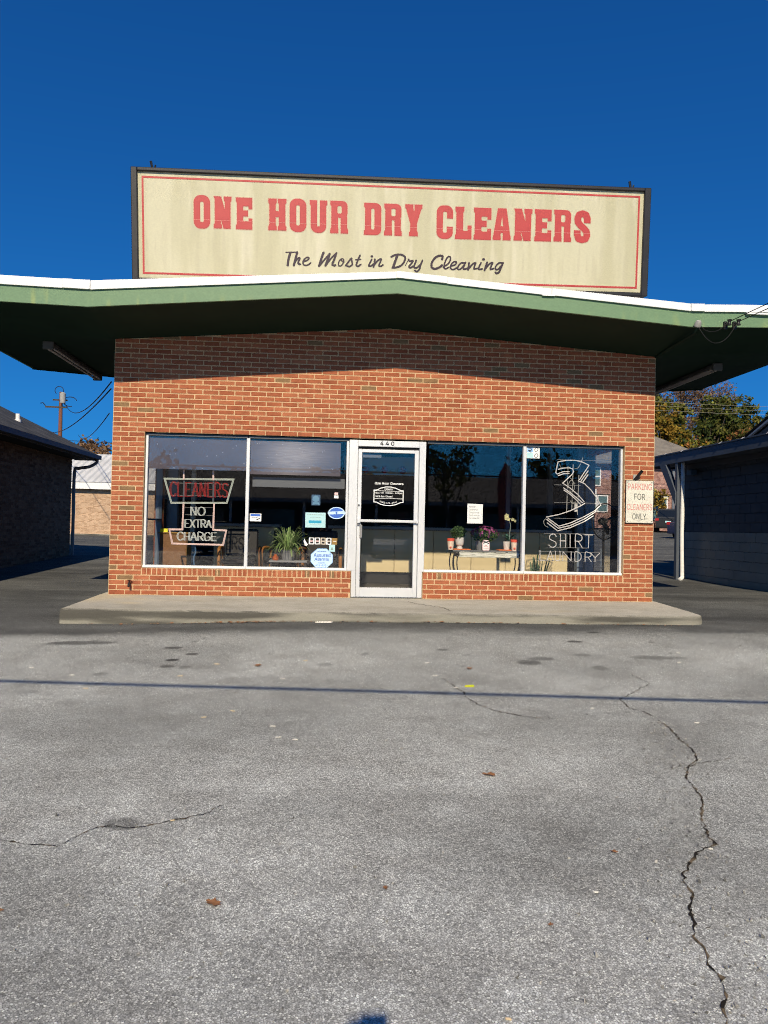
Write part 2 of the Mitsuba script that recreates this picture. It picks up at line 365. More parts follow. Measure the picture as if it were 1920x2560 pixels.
# concrete walkway in front of the building
def walkway():
    P = [(-.04, -1.70)] + [(x, -1.70 + .012 * math.sin(x * 3.1) - .05 * math.sin(math.pi * x / 7.3)) for x in np.linspace(.15, 7.05, 48)] + [(7.22, -1.695), (7.33, -1.66), (7.385, -1.58), (7.44, -1.2), (7.57, .09), (7.68, 1.0), (-.17, 1.0), (-.137, .48)]
    r = Polygon(P).exterior; N = 420
    p = np.array([r.interpolate(t, normalized=True).coords[0] for t in np.linspace(0, 1, N, endpoint=False)])
    tg = np.roll(p, -2, 0) - np.roll(p, 2, 0); tg /= np.linalg.norm(tg, axis=1, keepdims=True); nr = np.c_[tg[:, 1], -tg[:, 0]]
    if not r.is_ccw: nr = -nr
    per = []
    for off, z, am in ((-.03, .17, 0), (-.012, .167, .004), (0., .152, .01), (.004, .10, .012), (.006, -.15, .012)):
        q = p + nr * off; q = q + nr * (am * (meshkit.fbm(np.c_[p * 9, np.full(N, z * 20)], 3, 4) - .5))[:, None]; per.append(np.c_[q, np.full(N, z)])
    Vv = np.vstack(per); Ff = []
    for k in range(len(per) - 1):
        for i in range(N):
            j = (i + 1) % N; Ff += [[k * N + i, (k + 1) * N + i, (k + 1) * N + j], [k * N + i, (k + 1) * N + j, k * N + j]]
    top = trimesh.creation.triangulate_polygon(Polygon(per[0][:, :2]), engine='earcut')
    return trimesh.Trimesh(Vv, Ff, process=False), trimesh.Trimesh(np.c_[top[0], np.full(len(top[0]), .17)], top[1], process=False)
w_ = cat(*walkway())
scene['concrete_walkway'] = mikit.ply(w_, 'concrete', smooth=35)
add('concrete_walkway__crack', ext_xz(LineString([(3.98, -.45), (4.05, -.7), (4.2, -.93), (4.33, -1.1), (4.36, -1.45)]).buffer(.004), 0, .002).apply_transform(np.array([[1, 0, 0, 0], [0, 0, 1, 0], [0, -1, 0, .173], [0, 0, 0, 1.]])), 'crack_dirt')
lab('concrete_walkway', 'raised concrete walkway in front of the shop', kind='structure')

# ------------------------------------------------------------------ the cleaners building
B = 'cleaners_building'
lab(B, 'red brick dry cleaning shop with a folded green roof and shop windows', 'shop')
W_, HEAD, SILL = 7.473, Z0 + 33 * BH, .534
XN = np.array([-2.2, -.03, 3.69, 7.46, 9.7])
def interp(vals): return lambda x: np.interp(x, XN, vals)
zf, zw, zr = interp([3.75, 3.705, 4.032, 3.772, 3.85]), interp([3.74, 3.585, 3.880, 3.632, 3.80]), interp([3.74, 3.60, 3.88, 3.65, 3.80])
YF, YR = -1.1, 3.0
outer = Polygon([(0, Z0 - .25), (W_, Z0 - .25), (W_, 3.64), (3.69, 3.89), (0, 3.60)])
opening = Polygon([(2 * BW, SILL), (3.228, SILL), (3.228, Z0), (4.212, Z0), (4.212, SILL), (33 * BW - .005, SILL), (33 * BW - .005, HEAD), (2 * BW, HEAD)])
add(B + '__wall', ext_xz(outer.difference(opening.buffer(.004, join_style=2)), .0045, .2), 'mortar')
bricks = []
def brick(x0, x1, z0, z1, c=.003):
    j = .0066; dy = rng.normal(0, .0012); a, b, c0, d = x0 + j + rng.normal(0, .0008), x1 - j + rng.normal(0, .0008), z0 + j - .0005, z1 - j + .0005
    if b - a < .02: return
    bricks.append(((a + b) / 2, (c0 + d) / 2, cbox(a, b, dy, .06, c0, d, c)))
for r in range(57):
    z0 = Z0 + r * BH; z1 = z0 + BH
    for k in range(-1, 36):
        x0 = k * BW + (BW / 2 if r % 2 else 0); x1 = x0 + BW
        x0, x1 = max(x0, 0), min(x1, W_)
        if x1 - x0 < .05: continue
        if z0 > float(zw((x0 + x1) / 2)) - .02: continue
        spans = [(x0, x1)]
        if z0 < Z0 + .2 + .06 and r < 4: cut = [(3.228, 4.212)]
        elif z1 <= HEAD + 1e-6 and r >= 4: cut = [(2 * BW, 33 * BW - .005)]
        else: cut = []
        for a, b in cut:
            nw = []
            for s, e in spans:
                if e <= a or s >= b: nw.append((s, e)); continue
                if s < a: nw.append((s, a))
                if e > b: nw.append((b, e))
            spans = nw
        for s, e in spans: brick(s, e, z0, z1)
for a, b in ((2 * BW, 3.228), (4.212, 33 * BW - .005)):
    n = round((b - a) / .0667); s = (b - a) / n
    for i in range(n): brick(a + i * s, a + (i + 1) * s, Z0 + 4 * BH, SILL)
bricks.sort(key=lambda q: (q[0] - CAM[0]) ** 2 + (q[1] - CAM[2]) ** 2 + (3 if q[2].extents[0] < .15 else 0))
for q in bricks[:298]: add(B + '__wall__brick', q[2], 'brick')
add(B + '__wall__brickwork', cat(*[q[2] for q in bricks[298:]]), 'brick'); lab(B + '__wall__brickwork', 'remaining bricks of the shop front', kind='stuff')
# inside shell: side walls with glazed openings, back wall, floor, ceiling
def sidewall(x0, x1, ya, yb):
    return cat(box(x0, x1, .2, ya, Z0 - .2, 3.6), box(x0, x1, yb, 9, Z0 - .2, 3.6), box(x0, x1, ya, yb, Z0 - .2, Z0 + .02), box(x0, x1, ya, yb, 2.45, 3.6))
add(B + '__side_wall', sidewall(.0, .16, .95, 2.62), 'brick'); add(B + '__side_wall', sidewall(W_ - .16, W_, 1.15, 2.35), 'brick')
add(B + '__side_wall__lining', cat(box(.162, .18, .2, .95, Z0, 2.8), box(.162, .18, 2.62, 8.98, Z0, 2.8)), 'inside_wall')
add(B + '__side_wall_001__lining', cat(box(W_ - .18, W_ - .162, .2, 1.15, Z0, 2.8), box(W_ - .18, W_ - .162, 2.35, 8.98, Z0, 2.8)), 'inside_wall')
for sw, x, ya, yb in (('__side_wall', .08, .95, 2.62), ('__side_wall_001', W_ - .08, 1.15, 2.35)):
    add(B + sw + '__frame', cat(box(x - .05, x + .1 if x < 1 else x + .05, ya, ya + .05, Z0 + .02, 2.45), box(x - .1 if x > 1 else x - .05, x + .05, yb - .05, yb, Z0 + .02, 2.45), box(x - .05, x + .05, ya + .05, yb - .05, 1.18, 1.205), box(x - .05, x + .05, ya + .05, yb - .05, Z0 + .02, Z0 + .1)), 'blue_aluminium')
    add(B + sw + '__pane', quad((x, ya + .05, Z0 + .1), (x, yb - .05, Z0 + .1), (x, yb - .05, 2.45), (x, ya + .05, 2.45)), 'glass')
add(B + '__trim_strip', box(W_ - .30, W_ - .181, 2.35, 2.5, Z0 + .005, 2.7), 'blue_aluminium'); add(B + '__trim_strip', box(W_ - .45, W_ - .36, 3.6, 3.7, Z0 + .005, 2.7), 'blue_aluminium')
add(B + '__trim_strip', box(W_ - 1.25, W_ - 1.17, 3.6, 3.7, Z0 + .005, 2.7), 'blue_aluminium')
add(B + '__trim_strip', box(.181, .36, 2.7, 2.85, Z0 + .005, 2.7), 'blue_aluminium'); add(B + '__trim_strip', box(.55, .62, 2.9, 3.0, Z0 + .005, 2.7), 'white_wash')
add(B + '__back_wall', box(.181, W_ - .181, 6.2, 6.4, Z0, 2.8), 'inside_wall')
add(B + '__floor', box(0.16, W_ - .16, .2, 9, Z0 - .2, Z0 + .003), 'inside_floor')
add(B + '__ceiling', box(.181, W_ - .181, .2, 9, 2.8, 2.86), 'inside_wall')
add(B + '__rear_wall', box(0, W_, 9, 9.2, Z0 - .2, 3.6), 'brick')
add(B + '__header_board', box(3.2, 4.78, 4.4, 4.46, 2.16, 2.52), 'tan_laminate')
for x in (3.62, 3.98, 4.34, 4.66): add(B + '__header_board__ornament', tf(trimesh.creation.icosphere(2, .07), (x, 4.33, 2.26)), 'red_lid', smooth=True)
# aluminium shop windows
def win(name, x0, x1, label):
    key = num(B + '__window'); lab(key, label); return key
XL0, XM0, XP0 = 2 * BW, 1.797, 3.15
XP1, XM1, XL1 = 4.27, 5.627, 33 * BW - .005
panes = [(XL0 + .032, XM0 - .022), (XM0 + .022, XP0 - .03), (XP1 + .02, XM1 - .022), (XM1 + .022, XL1 - .03)]
win_labels = ['shop window with the red neon letters', 'shop window with the stickers', 'shop window above the console table', 'shop window with the large neon numeral']
WK = []
for (a, b), l in zip(panes, win_labels):
    k = num(B + '__window'); WK.append(k); lab(k, l)
    add(k + '__pane', quad((a - .01, .085, SILL + .03), (b + .01, .085, SILL + .03), (b + .01, .085, HEAD - .03), (a - .01, .085, HEAD - .03)), 'glass')
for k, (x0, x1) in ((WK[0], (XL0 + .003, XL0 + .036)), (WK[3], (XL1 - .036, XL1 - .004))): add(k + '__jamb', cbox(x0, x1, .05, .13, SILL + .032, HEAD - .036, .004), 'aluminium')
for k, x in ((WK[1], XM0), (WK[3], XM1)): add(k + '__mullion', cbox(x - .023, x + .023, .045, .13, SILL + .032, HEAD - .036, .004), 'aluminium')
add(WK[1] + '__jamb', cbox(3.135, 3.168, .05, .13, SILL + .032, HEAD - .036, .004), 'aluminium')
for k, x0, x1 in ((WK[0], XL0, XM0), (WK[1], XM0 + .001, 3.17)):
    add(k + '__sill', cbox(x0 + .003, x1, .022, .14, SILL + .002, SILL + .034, .005), 'white_metal')
for k, x0, x1 in ((WK[2], 4.235, XM1), (WK[3], XM1 + .001, XL1)):
    add(k + '__sill', cbox(x0, x1 - .004, .022, .14, SILL + .002, SILL + .034, .005), 'white_metal')
for k, x0, x1 in ((WK[0], XL0, XM0), (WK[1], XM0 + .001, 3.17), (WK[2], 4.25, XM1), (WK[3], XM1 + .001, XL1)):
    add(k + '__head', cbox(x0 + .003, x1 - .003, .05, .13, HEAD - .037, HEAD - .002, .004), 'grey_aluminium')  # head frame toned dark for the shade under the brick; jambs stay pale
# old tinted film inside the two left panes
def sheet(x0, x1, z0, z1, y, nx=14, nz=10, amp=.004, seed=1):
    X, Z = np.meshgrid(np.linspace(x0, x1, nx), np.linspace(z0, z1, nz), indexing='ij')
    Y = y + amp * meshkit.fbm(np.stack([X * 5, Z * 5, X * 0 + seed], -1), 2)
    i, j = np.meshgrid(np.arange(nx - 1), np.arange(nz - 1), indexing='ij')
    f = np.stack([i * nz + j, (i + 1) * nz + j, (i + 1) * nz + j + 1, i * nz + j + 1], -1).reshape(-1, 4)
    return (np.stack([X, Y, Z], -1).reshape(-1, 3), f)
add(WK[0] + '__film', sheet(.462, 1.772, 1.87, 2.31, .092), 'window_film', smooth=True); lab(WK[0] + '__film', 'purple tinted film peeling on the upper glass')
add(WK[1] + '__film', sheet(1.822, 3.055, 1.83, 2.29, .092, seed=4), 'window_film', smooth=True); lab(WK[1] + '__film', 'worn tinted film with a pale patch in its middle')
add(WK[1] + '__grey_strip', box(1.85, 3.12, .20, .215, 1.665, 1.80), 'grey_aluminium')  # thin grey strip behind the pane, just below the film
# door
D = B + '__door'; lab(D, 'glazed white aluminium shop door')
add(B + '__door_frame', cat(cbox(3.172, 3.292, .03, .14, SILL + .001, 2.335, .004), cbox(3.232, 3.292, .031, .139, Z0 + .002, SILL, .003)), 'aluminium')
add(B + '__door_frame', cat(cbox(4.142, 4.232, .03, .14, SILL + .001, 2.335, .004), cbox(4.142, 4.208, .031, .139, Z0 + .002, SILL, .003)), 'aluminium')
add(B + '__door_header', cbox(3.293, 4.141, .03, .14, 2.25, 2.335, .004), 'aluminium')
add(B + '__door_header__numerals', txt('4 4 0', 3.592, 3.787, 2.268, 2.326, .029, bold=True, depth=.004), 'black_plastic'); lab(B + '__door_header__numerals', 'black house number 440')
add(B + '__door_header__stop', box(3.293, 4.141, .07, .12, 2.222, 2.249), 'black_vinyl')
add(B + '__lintel', box(XL0 + .002, XL1 - .002, .015, .19, HEAD - .001, HEAD + .004), 'dark_trim')
add(D + '__stile', cbox(3.297, 3.350, .058, .105, Z0 + .012, 2.215, .004), 'aluminium'); add(D + '__stile', cbox(4.080, 4.137, .058, .105, Z0 + .012, 2.215, .004), 'aluminium')
add(D + '__rail', cbox(3.3505, 4.0795, .059, .104, 2.170, 2.215, .004), 'aluminium'); add(D + '__rail', cbox(3.3505, 4.0795, .059, .104, Z0 + .012, .310, .004), 'aluminium')
add(D + '__pane', quad((3.345, .085, .30), (4.085, .085, .30), (4.085, .085, 2.18), (3.345, .085, 2.18)), 'glass')
add(D + '__push_bar', cat(cbox(3.325, 4.125, .008, .034, 1.207, 1.247, .008), box(3.30, 3.335, .01, .058, 1.195, 1.258), box(4.112, 4.135, .01, .058, 1.205, 1.25)), 'aluminium')
add(D + '__lock', tube([(3.318, .062, 1.44), (3.318, .045, 1.44)], .012, 12), 'black_plastic'); add(D + '__lock_pull', cat(box(3.300, 3.332, .03, .058, 1.165, 1.196), cbox(3.335, 3.37, .04, .056, .985, 1.17, .004)), 'grey_laminate')
add(D + '__threshold', cbox(3.232, 4.208, .02, .15, Z0 + .001, Z0 + .012, .003), 'grey_aluminium')
add(D + '__arm', cbox(3.36, 3.62, .11, .15, 2.10, 2.16, .004), 'grey_aluminium')
# vinyl lettering on the door
vy = .082
def ring_arc(cx, cz, R, a0, a1, w):
    a = np.radians(np.linspace(a0, a1, 28)); return LineString([(cx + R * math.cos(t), cz + R * math.sin(t)) for t in a]).buffer(w / 2, cap_style=2)
ov = [LineString([(3.524, 1.487), (3.526, 1.655)]).buffer(.006, cap_style=2), LineString([(3.930, 1.487), (3.930, 1.655)]).buffer(.006, cap_style=2),
      LineString([(3.534, 1.644), (3.926, 1.644)]).buffer(.0028), LineString([(3.534, 1.539), (3.926, 1.539)]).buffer(.0028)]
ov += [LineString([(3.520, 1.652), (3.56, 1.654), (3.62, 1.683), (3.69, 1.700), (3.76, 1.700), (3.83, 1.683), (3.895, 1.654), (3.934, 1.652)]).buffer(.006, cap_style=2),
       LineString([(3.520, 1.490), (3.56, 1.488), (3.62, 1.459), (3.69, 1.443), (3.76, 1.443), (3.83, 1.459), (3.895, 1.488), (3.934, 1.490)]).buffer(.006, cap_style=2)]
ltr = [txt('One Hour Cleaners', 3.533, 3.929, 1.731, 1.766, vy, True), ext_xz(unary_union(ov), vy - .002, vy), txt('Hours', 3.672, 3.783, 1.658, 1.683, vy, True),
       txt('Mon - Fri', 3.547, 3.66, 1.603, 1.629, vy, True), txt('8:00am - 4:00pm', 3.685, 3.912, 1.600, 1.629, vy, True), txt('Sat & Sun', 3.547, 3.668, 1.556, 1.582, vy, True), txt('Closed', 3.685, 3.78, 1.556, 1.582, vy, True)]
ph = txt('(423) 479-4444', 3.607, 3.847, 1.488, 1.514, vy, True); v = ph.vertices.copy(); v[:, 2] -= .026 * (1 - ((v[:, 0] - 3.727) / .12) ** 2); ph.vertices = v
ltr.append(ph)
add(D + '__lettering', cat(*ltr), 'paper'); lab(D + '__lettering', 'white vinyl lettering with the opening hours')

# ---- roof
NX = np.unique(np.concatenate([np.linspace(-2.2, 9.7, 49), XN]))
def strip(fn_a, fn_b):
    A, Bv = np.array([fn_a(x) for x in NX]), np.array([fn_b(x) for x in NX]); n = len(NX)
    Vv = np.vstack([A, Bv]); Ff = [[i, i + 1, n + i + 1, n + i] for i in range(n - 1)]
    return trimesh.Trimesh(Vv, np.vstack([np.array(Ff)[:, [0, 1, 2]], np.array(Ff)[:, [0, 2, 3]]]), process=False)
R_ = B + '__roof'
gt = interp([3.948, 3.905, 4.216, 3.962, 4.04]); wt = interp([4.053, 4.013, 4.296, 4.054, 4.13])
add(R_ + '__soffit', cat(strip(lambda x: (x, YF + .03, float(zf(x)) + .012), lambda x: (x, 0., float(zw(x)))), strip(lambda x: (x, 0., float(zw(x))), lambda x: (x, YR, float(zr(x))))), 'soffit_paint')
def thick(bot, top, y0, y1):
    return cat(strip(lambda x: (x, y0, float(bot(x))), lambda x: (x, y0, float(top(x)))), strip(lambda x: (x, y1, float(bot(x))), lambda x: (x, y1, float(top(x)))), strip(lambda x: (x, y0, float(bot(x))), lambda x: (x, y1, float(bot(x)))), strip(lambda x: (x, y0, float(top(x))), lambda x: (x, y1, float(top(x)))))
add(R_ + '__fascia', thick(zf, lambda x: gt(x) + .03, YF, YF + .035), 'green_paint')
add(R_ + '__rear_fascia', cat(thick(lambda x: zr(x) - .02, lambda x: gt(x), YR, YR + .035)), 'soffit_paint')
for x in (-2.2, 9.7 - .03):
    xx = x + .015
    add(R_ + '__side_fascia', box(x, x + .03, YF, YR + .035, float(zf(xx)) - .02, float(gt(xx)) + .03), 'green_paint')
add(R_ + '__deck', cat(strip(lambda x: (x, YF + .01, float(wt(x)) - .02), lambda x: (x, YR + .03, float(gt(x)) + .03)), box(0, W_, YR, 9.3, 3.62, 3.95)), 'roof_metal')
segs = [(-2.2, -.322), (-.318, .0), (.006, 3.668), (3.672, 4.298), (4.302, 5.62), (5.624, 7.42), (7.426, 7.60), (7.606, 9.7)]
for k, (a, b) in enumerate(segs):
    xs = np.unique(np.concatenate([[a, b], XN[(XN > a) & (XN < b)], np.linspace(a, b, 5)]))
    dz, dy = (.0, .003, -.002, .002, -.003, .002, .004, -.002)[k], (.0, -.006, 0, -.004, 0, -.003, -.009, 0)[k]
    P = [(x, float(gt(x)) + dz) for x in xs] + [(x, float(wt(x)) + dz) for x in xs[::-1]]
    add(R_ + '__drip_edge', ext_xz(Polygon(P), YF - .028 + dy, YF - .008), 'white_metal')
add(R_ + '__flashing', cat(box(5.50, 5.66, YF - .034, YF - .03, 4.075, 4.092), box(8.15, 8.62, YF - .05, YF - .02, 3.955, 3.975)), 'white_metal')

# ------------------------------------------------------------------ roof sign
SG = thing('roof_sign', 'long cream roof sign with red slab letters and a black frame', 'sign')
sc_, syaw, sroll, stilt = np.array([3.792, .35, 5.333]), .007, .018, .098
sr = np.array([math.cos(syaw) * math.cos(sroll), math.sin(syaw) * math.cos(sroll), math.sin(sroll)])
su = np.array([0, -math.sin(stilt), math.cos(stilt)]); su = su - sr * (su @ sr); su /= np.linalg.norm(su); sn = np.cross(sr, su)   # sn points away from... front is -y
if sn[1] > 0: sn = -sn
def sgn(m):
    """from flat (x, depth towards back, z) local coordinates to the tilted sign"""
    m = m.copy(); v = m.vertices.copy(); m.vertices = sc_ + v[:, :1] * sr + v[:, 2:3] * su - v[:, 1:2] * sn
    return m
SW, SH = 3.614, .7225
add(SG + '__panel', sgn(box(-SW, SW, 0, .05, -SH, SH)), 'cream_panel')
fr = [(-SW - .085, -SW, -SH - .052, SH + .05), (SW, SW + .095, -SH - .052, SH + .05)]
for a, b, c, d in fr: add(SG + '__frame', sgn(cbox(a, b, -.045, .30, c, d, .008)), 'black_metal')
add(SG + '__frame', sgn(cbox(-SW, SW, -.044, .299, SH + .001, SH + .049, .008)), 'black_metal'); add(SG + '__frame', sgn(cbox(-SW, SW, -.044, .299, -SH - .051, -SH - .001, .008)), 'black_metal')
add(SG + '__backing', sgn(box(-SW + .001, SW - .001, .2, .28, -SH, SH)), 'black_metal')
bx, bz, bt = 3.56, .664, .026
border = sbox(-bx, -bz, bx, bz).difference(sbox(-bx + bt, -bz + bt, bx - bt, bz - bt))
add(SG + '__border', sgn(ext_xz(border, -.004, .002)), 'red_vinyl'); lab(SG + '__border', 'thin red border line')
def rrect(x0, y0, x1, y1, r): return sbox(x0, y0, x1, y1).buffer(-r).buffer(r, quad_segs=8)
def U(*g): return unary_union(list(g))
def R4(x0, y0, x1, y1): return sbox(x0, y0, x1, y1)
def stem(x0, x1, lo=True, hi=True, s=3, h=15):
    g = [R4(x0, 0, x1, 100)]
    if lo: g.append(Polygon([(x0 - s, 0), (x1 + s, 0), (x1 + s, h - 3), (x1, h + 2), (x0, h + 2), (x0 - s, h - 3)]))
    if hi: g.append(Polygon([(x0 - s, 100), (x1 + s, 100), (x1 + s, 103 - h), (x1, 98 - h), (x0, 98 - h), (x0 - s, 103 - h)]))
    return U(*g)
ring = rrect(0, -2, 52, 102, 22).difference(rrect(20, 18, 32, 82, 5.4))
GL = {
 'O': ring,
 'N': U(stem(3, 21, True, False), R4(3, 0, 21, 100), stem(33, 50, False, True), Polygon([(0, 100), (22, 100), (50, 0), (29, 0)])).buffer(0),
 'E': U(stem(3, 24), R4(20, 72, 50, 100), R4(39, 64, 50, 74), R4(20, 40, 37, 61), R4(20, 0, 50, 27), R4(39, 25, 50, 35)).difference(U(rrect(22, 60, 39, 73, 3), rrect(22, 26, 39, 41, 3))),
 'H': U(stem(3, 22), stem(31, 50), R4(10, 42, 45, 61)),
 'U': U(stem(3, 22, False, True).intersection(R4(-5, 30, 60, 110)), stem(31, 50, False, True).intersection(R4(-5, 30, 60, 110)), rrect(3, -2, 50, 70, 21).intersection(R4(0, -5, 60, 45))).difference(rrect(22, 18, 31, 110, 4)),
 'R': U(stem(3, 23), rrect(15, 48, 51, 100, 15), R4(12, 70, 35, 100), rrect(31, 0, 50, 56, 5), Polygon([(29, 0), (53, 0), (53, 12), (50, 17), (31, 17), (29, 12)])).difference(U(rrect(21, 61, 34, 85, 5), rrect(24, -5, 31, 42, 3))),
 'D': U(stem(3, 23), rrect(8, 0, 51, 100, 17), R4(5, 0, 30, 100)).difference(rrect(21, 17, 31, 83, 4.5)),
 'Y': U(Polygon([(0, 100), (25, 100), (25, 88), (35, 45), (16, 40), (3, 86), (0, 88)]), Polygon([(29, 100), (53, 100), (53, 88), (50, 86), (37, 40), (18, 42), (29, 84)]), R4(16, 0, 37, 46), Polygon([(13, 0), (40, 0), (40, 12), (37, 17), (16, 17), (13, 12)])),
 'C': U(rrect(0, -2, 52, 102, 21), R4(30, 60, 51, 84), R4(30, 16, 51, 36)).difference(U(rrect(20, 17, 33, 83, 5), R4(25, 36, 60, 62))),
 'L': U(stem(3, 24), R4(10, 0, 50, 26), R4(38, 20, 50, 43)).difference(rrect(24, 26, 38, 46, 3)),
 'A': U(Polygon([(13, 100), (39, 100), (52, 12), (31, 12), (28, 24), (24, 24), (21, 12), (0, 12)]), R4(12, 22, 40, 44), R4(-1, 0, 23, 14), R4(29, 0, 53, 14)).difference(U(Polygon([(22, 44), (30, 44), (26, 74)]), R4(23, -2, 29, 23))),
 'S': LineString([(41.5, 62), (41.5, 76), (37, 88), (26, 92), (15, 88), (10.5, 76), (12, 64), (20, 54), (32, 44), (40, 34), (41.5, 22), (37, 11), (26, 8), (15, 11), (10.5, 24), (10.5, 36)]).buffer(10.5, cap_style=2, join_style=1).union(R4(0, 30, 21, 38)).union(R4(31, 62, 52, 80)),
}
LET = [('O', -2.854, -2.629, -0.021, 0.434), ('N', -2.579, -2.334, -0.011, 0.427), ('E', -2.273, -2.047, -0.012, 0.422), ('H', -1.824, -1.571, -0.009, 0.425), ('O', -1.524, -1.292, -0.021, 0.436),
       ('U', -1.243, -0.998, -0.022, 0.424), ('R', -0.954, -0.701, -0.020, 0.427), ('D', -0.475, -0.231, -0.026, 0.417), ('R', -0.188, 0.066, -0.024, 0.416), ('Y', 0.111, 0.357, -0.022, 0.419),
       ('C', 0.567, 0.802, -0.044, 0.422), ('L', 0.836, 1.074, -0.040, 0.412), ('E', 1.106, 1.360, -0.039, 0.409), ('A', 1.388, 1.648, -0.034, 0.413), ('N', 1.694, 1.960, -0.031, 0.417),
       ('E', 1.998, 2.246, -0.030, 0.419), ('R', 2.284, 2.544, -0.025, 0.422), ('S', 2.586, 2.828, -0.035, 0.428)]
for ch, x0, x1, z0, z1 in LET:
    g = GL[ch]; a, b, c, d = g.bounds
    g = affinity.affine_transform(g, [(x1 - x0) / (c - a), 0, 0, (z1 - z0) / (d - b), x0 - a * (x1 - x0) / (c - a), z0 - b * (z1 - z0) / (d - b)])
    add(SG + '__letter', sgn(ext_xz(g, -.006, .002)), 'red_vinyl')
    add(SG + '__letter_edging', sgn(ext_xz(g.buffer(.009), -.002, .003)), 'pink_halo')
    seam = sbox(x0 - .01, .098, x1 + .01, .103).intersection(g)
    if not seam.is_empty: add(SG + '__letter_seam', sgn(ext_xz(seam, -.008, -.004)), 'faded_red')
SCRIPT = [
 (0.016, [(-1.575, -0.307), (-1.437, -0.3)]), (0.034, [(-1.513, -0.31), (-1.537, -0.385), (-1.551, -0.484)]), (0.032, [(-1.418, -0.302), (-1.442, -0.391), (-1.465, -0.481)]),
 (0.026, [(-1.451, -0.438), (-1.409, -0.386), (-1.38, -0.38), (-1.399, -0.427), (-1.404, -0.457), (-1.375, -0.464)]),
 (0.022, [(-1.332, -0.43), (-1.275, -0.405), (-1.251, -0.376), (-1.28, -0.367), (-1.318, -0.397), (-1.337, -0.444), (-1.313, -0.476), (-1.265, -0.47), (-1.227, -0.441)]),
 (0.034, [(-1.047, -0.294), (-1.08, -0.389), (-1.108, -0.479)]), (0.024, [(-1.098, -0.474), (-1.022, -0.378), (-0.96, -0.31)]), (0.034, [(-0.96, -0.31), (-0.989, -0.396), (-1.017, -0.472)]),
 (0.024, [(-1.012, -0.467), (-0.936, -0.366), (-0.865, -0.296)]), (0.030, [(-0.865, -0.296), (-0.898, -0.393), (-0.921, -0.45), (-0.897, -0.468), (-0.878, -0.463)]),
 (0.018, [(-0.802, -0.376), (-0.83, -0.419), (-0.83, -0.466), (-0.801, -0.47), (-0.768, -0.431), (-0.763, -0.379), (-0.792, -0.371), (-0.787, -0.399), (-0.753, -0.412)]),
 (0.024, [(-0.729, -0.463), (-0.677, -0.39), (-0.648, -0.361), (-0.643, -0.399), (-0.638, -0.446), (-0.676, -0.475), (-0.715, -0.467)]),
 (0.026, [(-0.528, -0.315), (-0.561, -0.391), (-0.58, -0.453), (-0.551, -0.466), (-0.517, -0.442)]), (0.018, [(-0.59, -0.378), (-0.518, -0.371)]),
 (0.032, [(-0.364, -0.324), (-0.354, -0.324)]), (0.024, [(-0.359, -0.366), (-0.387, -0.419), (-0.401, -0.457), (-0.367, -0.456), (-0.339, -0.432)]),
 (0.028, [(-0.315, -0.365), (-0.32, -0.412), (-0.333, -0.469)]), (0.024, [(-0.329, -0.45), (-0.272, -0.378), (-0.223, -0.357), (-0.242, -0.41), (-0.256, -0.448), (-0.227, -0.456), (-0.198, -0.437)]),
 (0.036, [(0.003, -0.308), (-0.027, -0.395), (-0.052, -0.466)]), (0.028, [(-0.08, -0.32), (-0.023, -0.293), (0.06, -0.286), (0.118, -0.319), (0.108, -0.38), (0.062, -0.438), (-0.0, -0.465), (-0.062, -0.472)]),
 (0.011, [(0.125, -0.436), (0.17, -0.348)]), (0.025, [(0.17, -0.348), (0.186, -0.373), (0.233, -0.366), (0.208, -0.408), (0.177, -0.449), (0.198, -0.467), (0.234, -0.442)]),
 (0.025, [(0.28, -0.36), (0.255, -0.426), (0.25, -0.457), (0.292, -0.461), (0.344, -0.413)]), (0.025, [(0.369, -0.357), (0.344, -0.424), (0.329, -0.48), (0.293, -0.515), (0.262, -0.502)]),
 (0.032, [(0.652, -0.333), (0.662, -0.291), (0.615, -0.283), (0.552, -0.315), (0.506, -0.388), (0.507, -0.449), (0.555, -0.47), (0.617, -0.446), (0.654, -0.416)]),
 (0.023, [(0.675, -0.444), (0.753, -0.38), (0.778, -0.313), (0.751, -0.289), (0.715, -0.33), (0.685, -0.423), (0.702, -0.465), (0.754, -0.441)]),
 (0.023, [(0.78, -0.425), (0.843, -0.403), (0.863, -0.367), (0.826, -0.363), (0.79, -0.399), (0.781, -0.451), (0.818, -0.472), (0.881, -0.437)]),
 (0.023, [(0.98, -0.373), (0.932, -0.375), (0.891, -0.422), (0.886, -0.463), (0.923, -0.462), (0.975, -0.404), (0.996, -0.367)]), (0.025, [(0.996, -0.367), (0.97, -0.43), (0.976, -0.463), (1.018, -0.449)]),
 (0.028, [(1.048, -0.371), (1.044, -0.417), (1.035, -0.468)]), (0.025, [(1.045, -0.453), (1.102, -0.385), (1.144, -0.368), (1.129, -0.414), (1.124, -0.452), (1.167, -0.444)]),
 (0.034, [(1.254, -0.313), (1.264, -0.313)]), (0.025, [(1.223, -0.365), (1.2, -0.412), (1.193, -0.456), (1.241, -0.449)]),
 (0.028, [(1.313, -0.357), (1.293, -0.414), (1.279, -0.466)]), (0.025, [(1.289, -0.445), (1.346, -0.377), (1.393, -0.355), (1.373, -0.407), (1.363, -0.451), (1.411, -0.439)]),
 (0.023, [(1.537, -0.356), (1.489, -0.357), (1.442, -0.405), (1.443, -0.451), (1.48, -0.444), (1.532, -0.381)]), (0.028, [(1.547, -0.355), (1.517, -0.428), (1.492, -0.485), (1.455, -0.507), (1.439, -0.492)])]
gs = unary_union([LineString(smoothpts(P, 5)).buffer(w / 2, quad_segs=4) for w, P in SCRIPT])
add(SG + '__tagline', sgn(ext_xz(gs, -.005, .002)), 'purple_vinyl'); lab(SG + '__tagline', 'dark script reading The Most in Dry Cleaning')
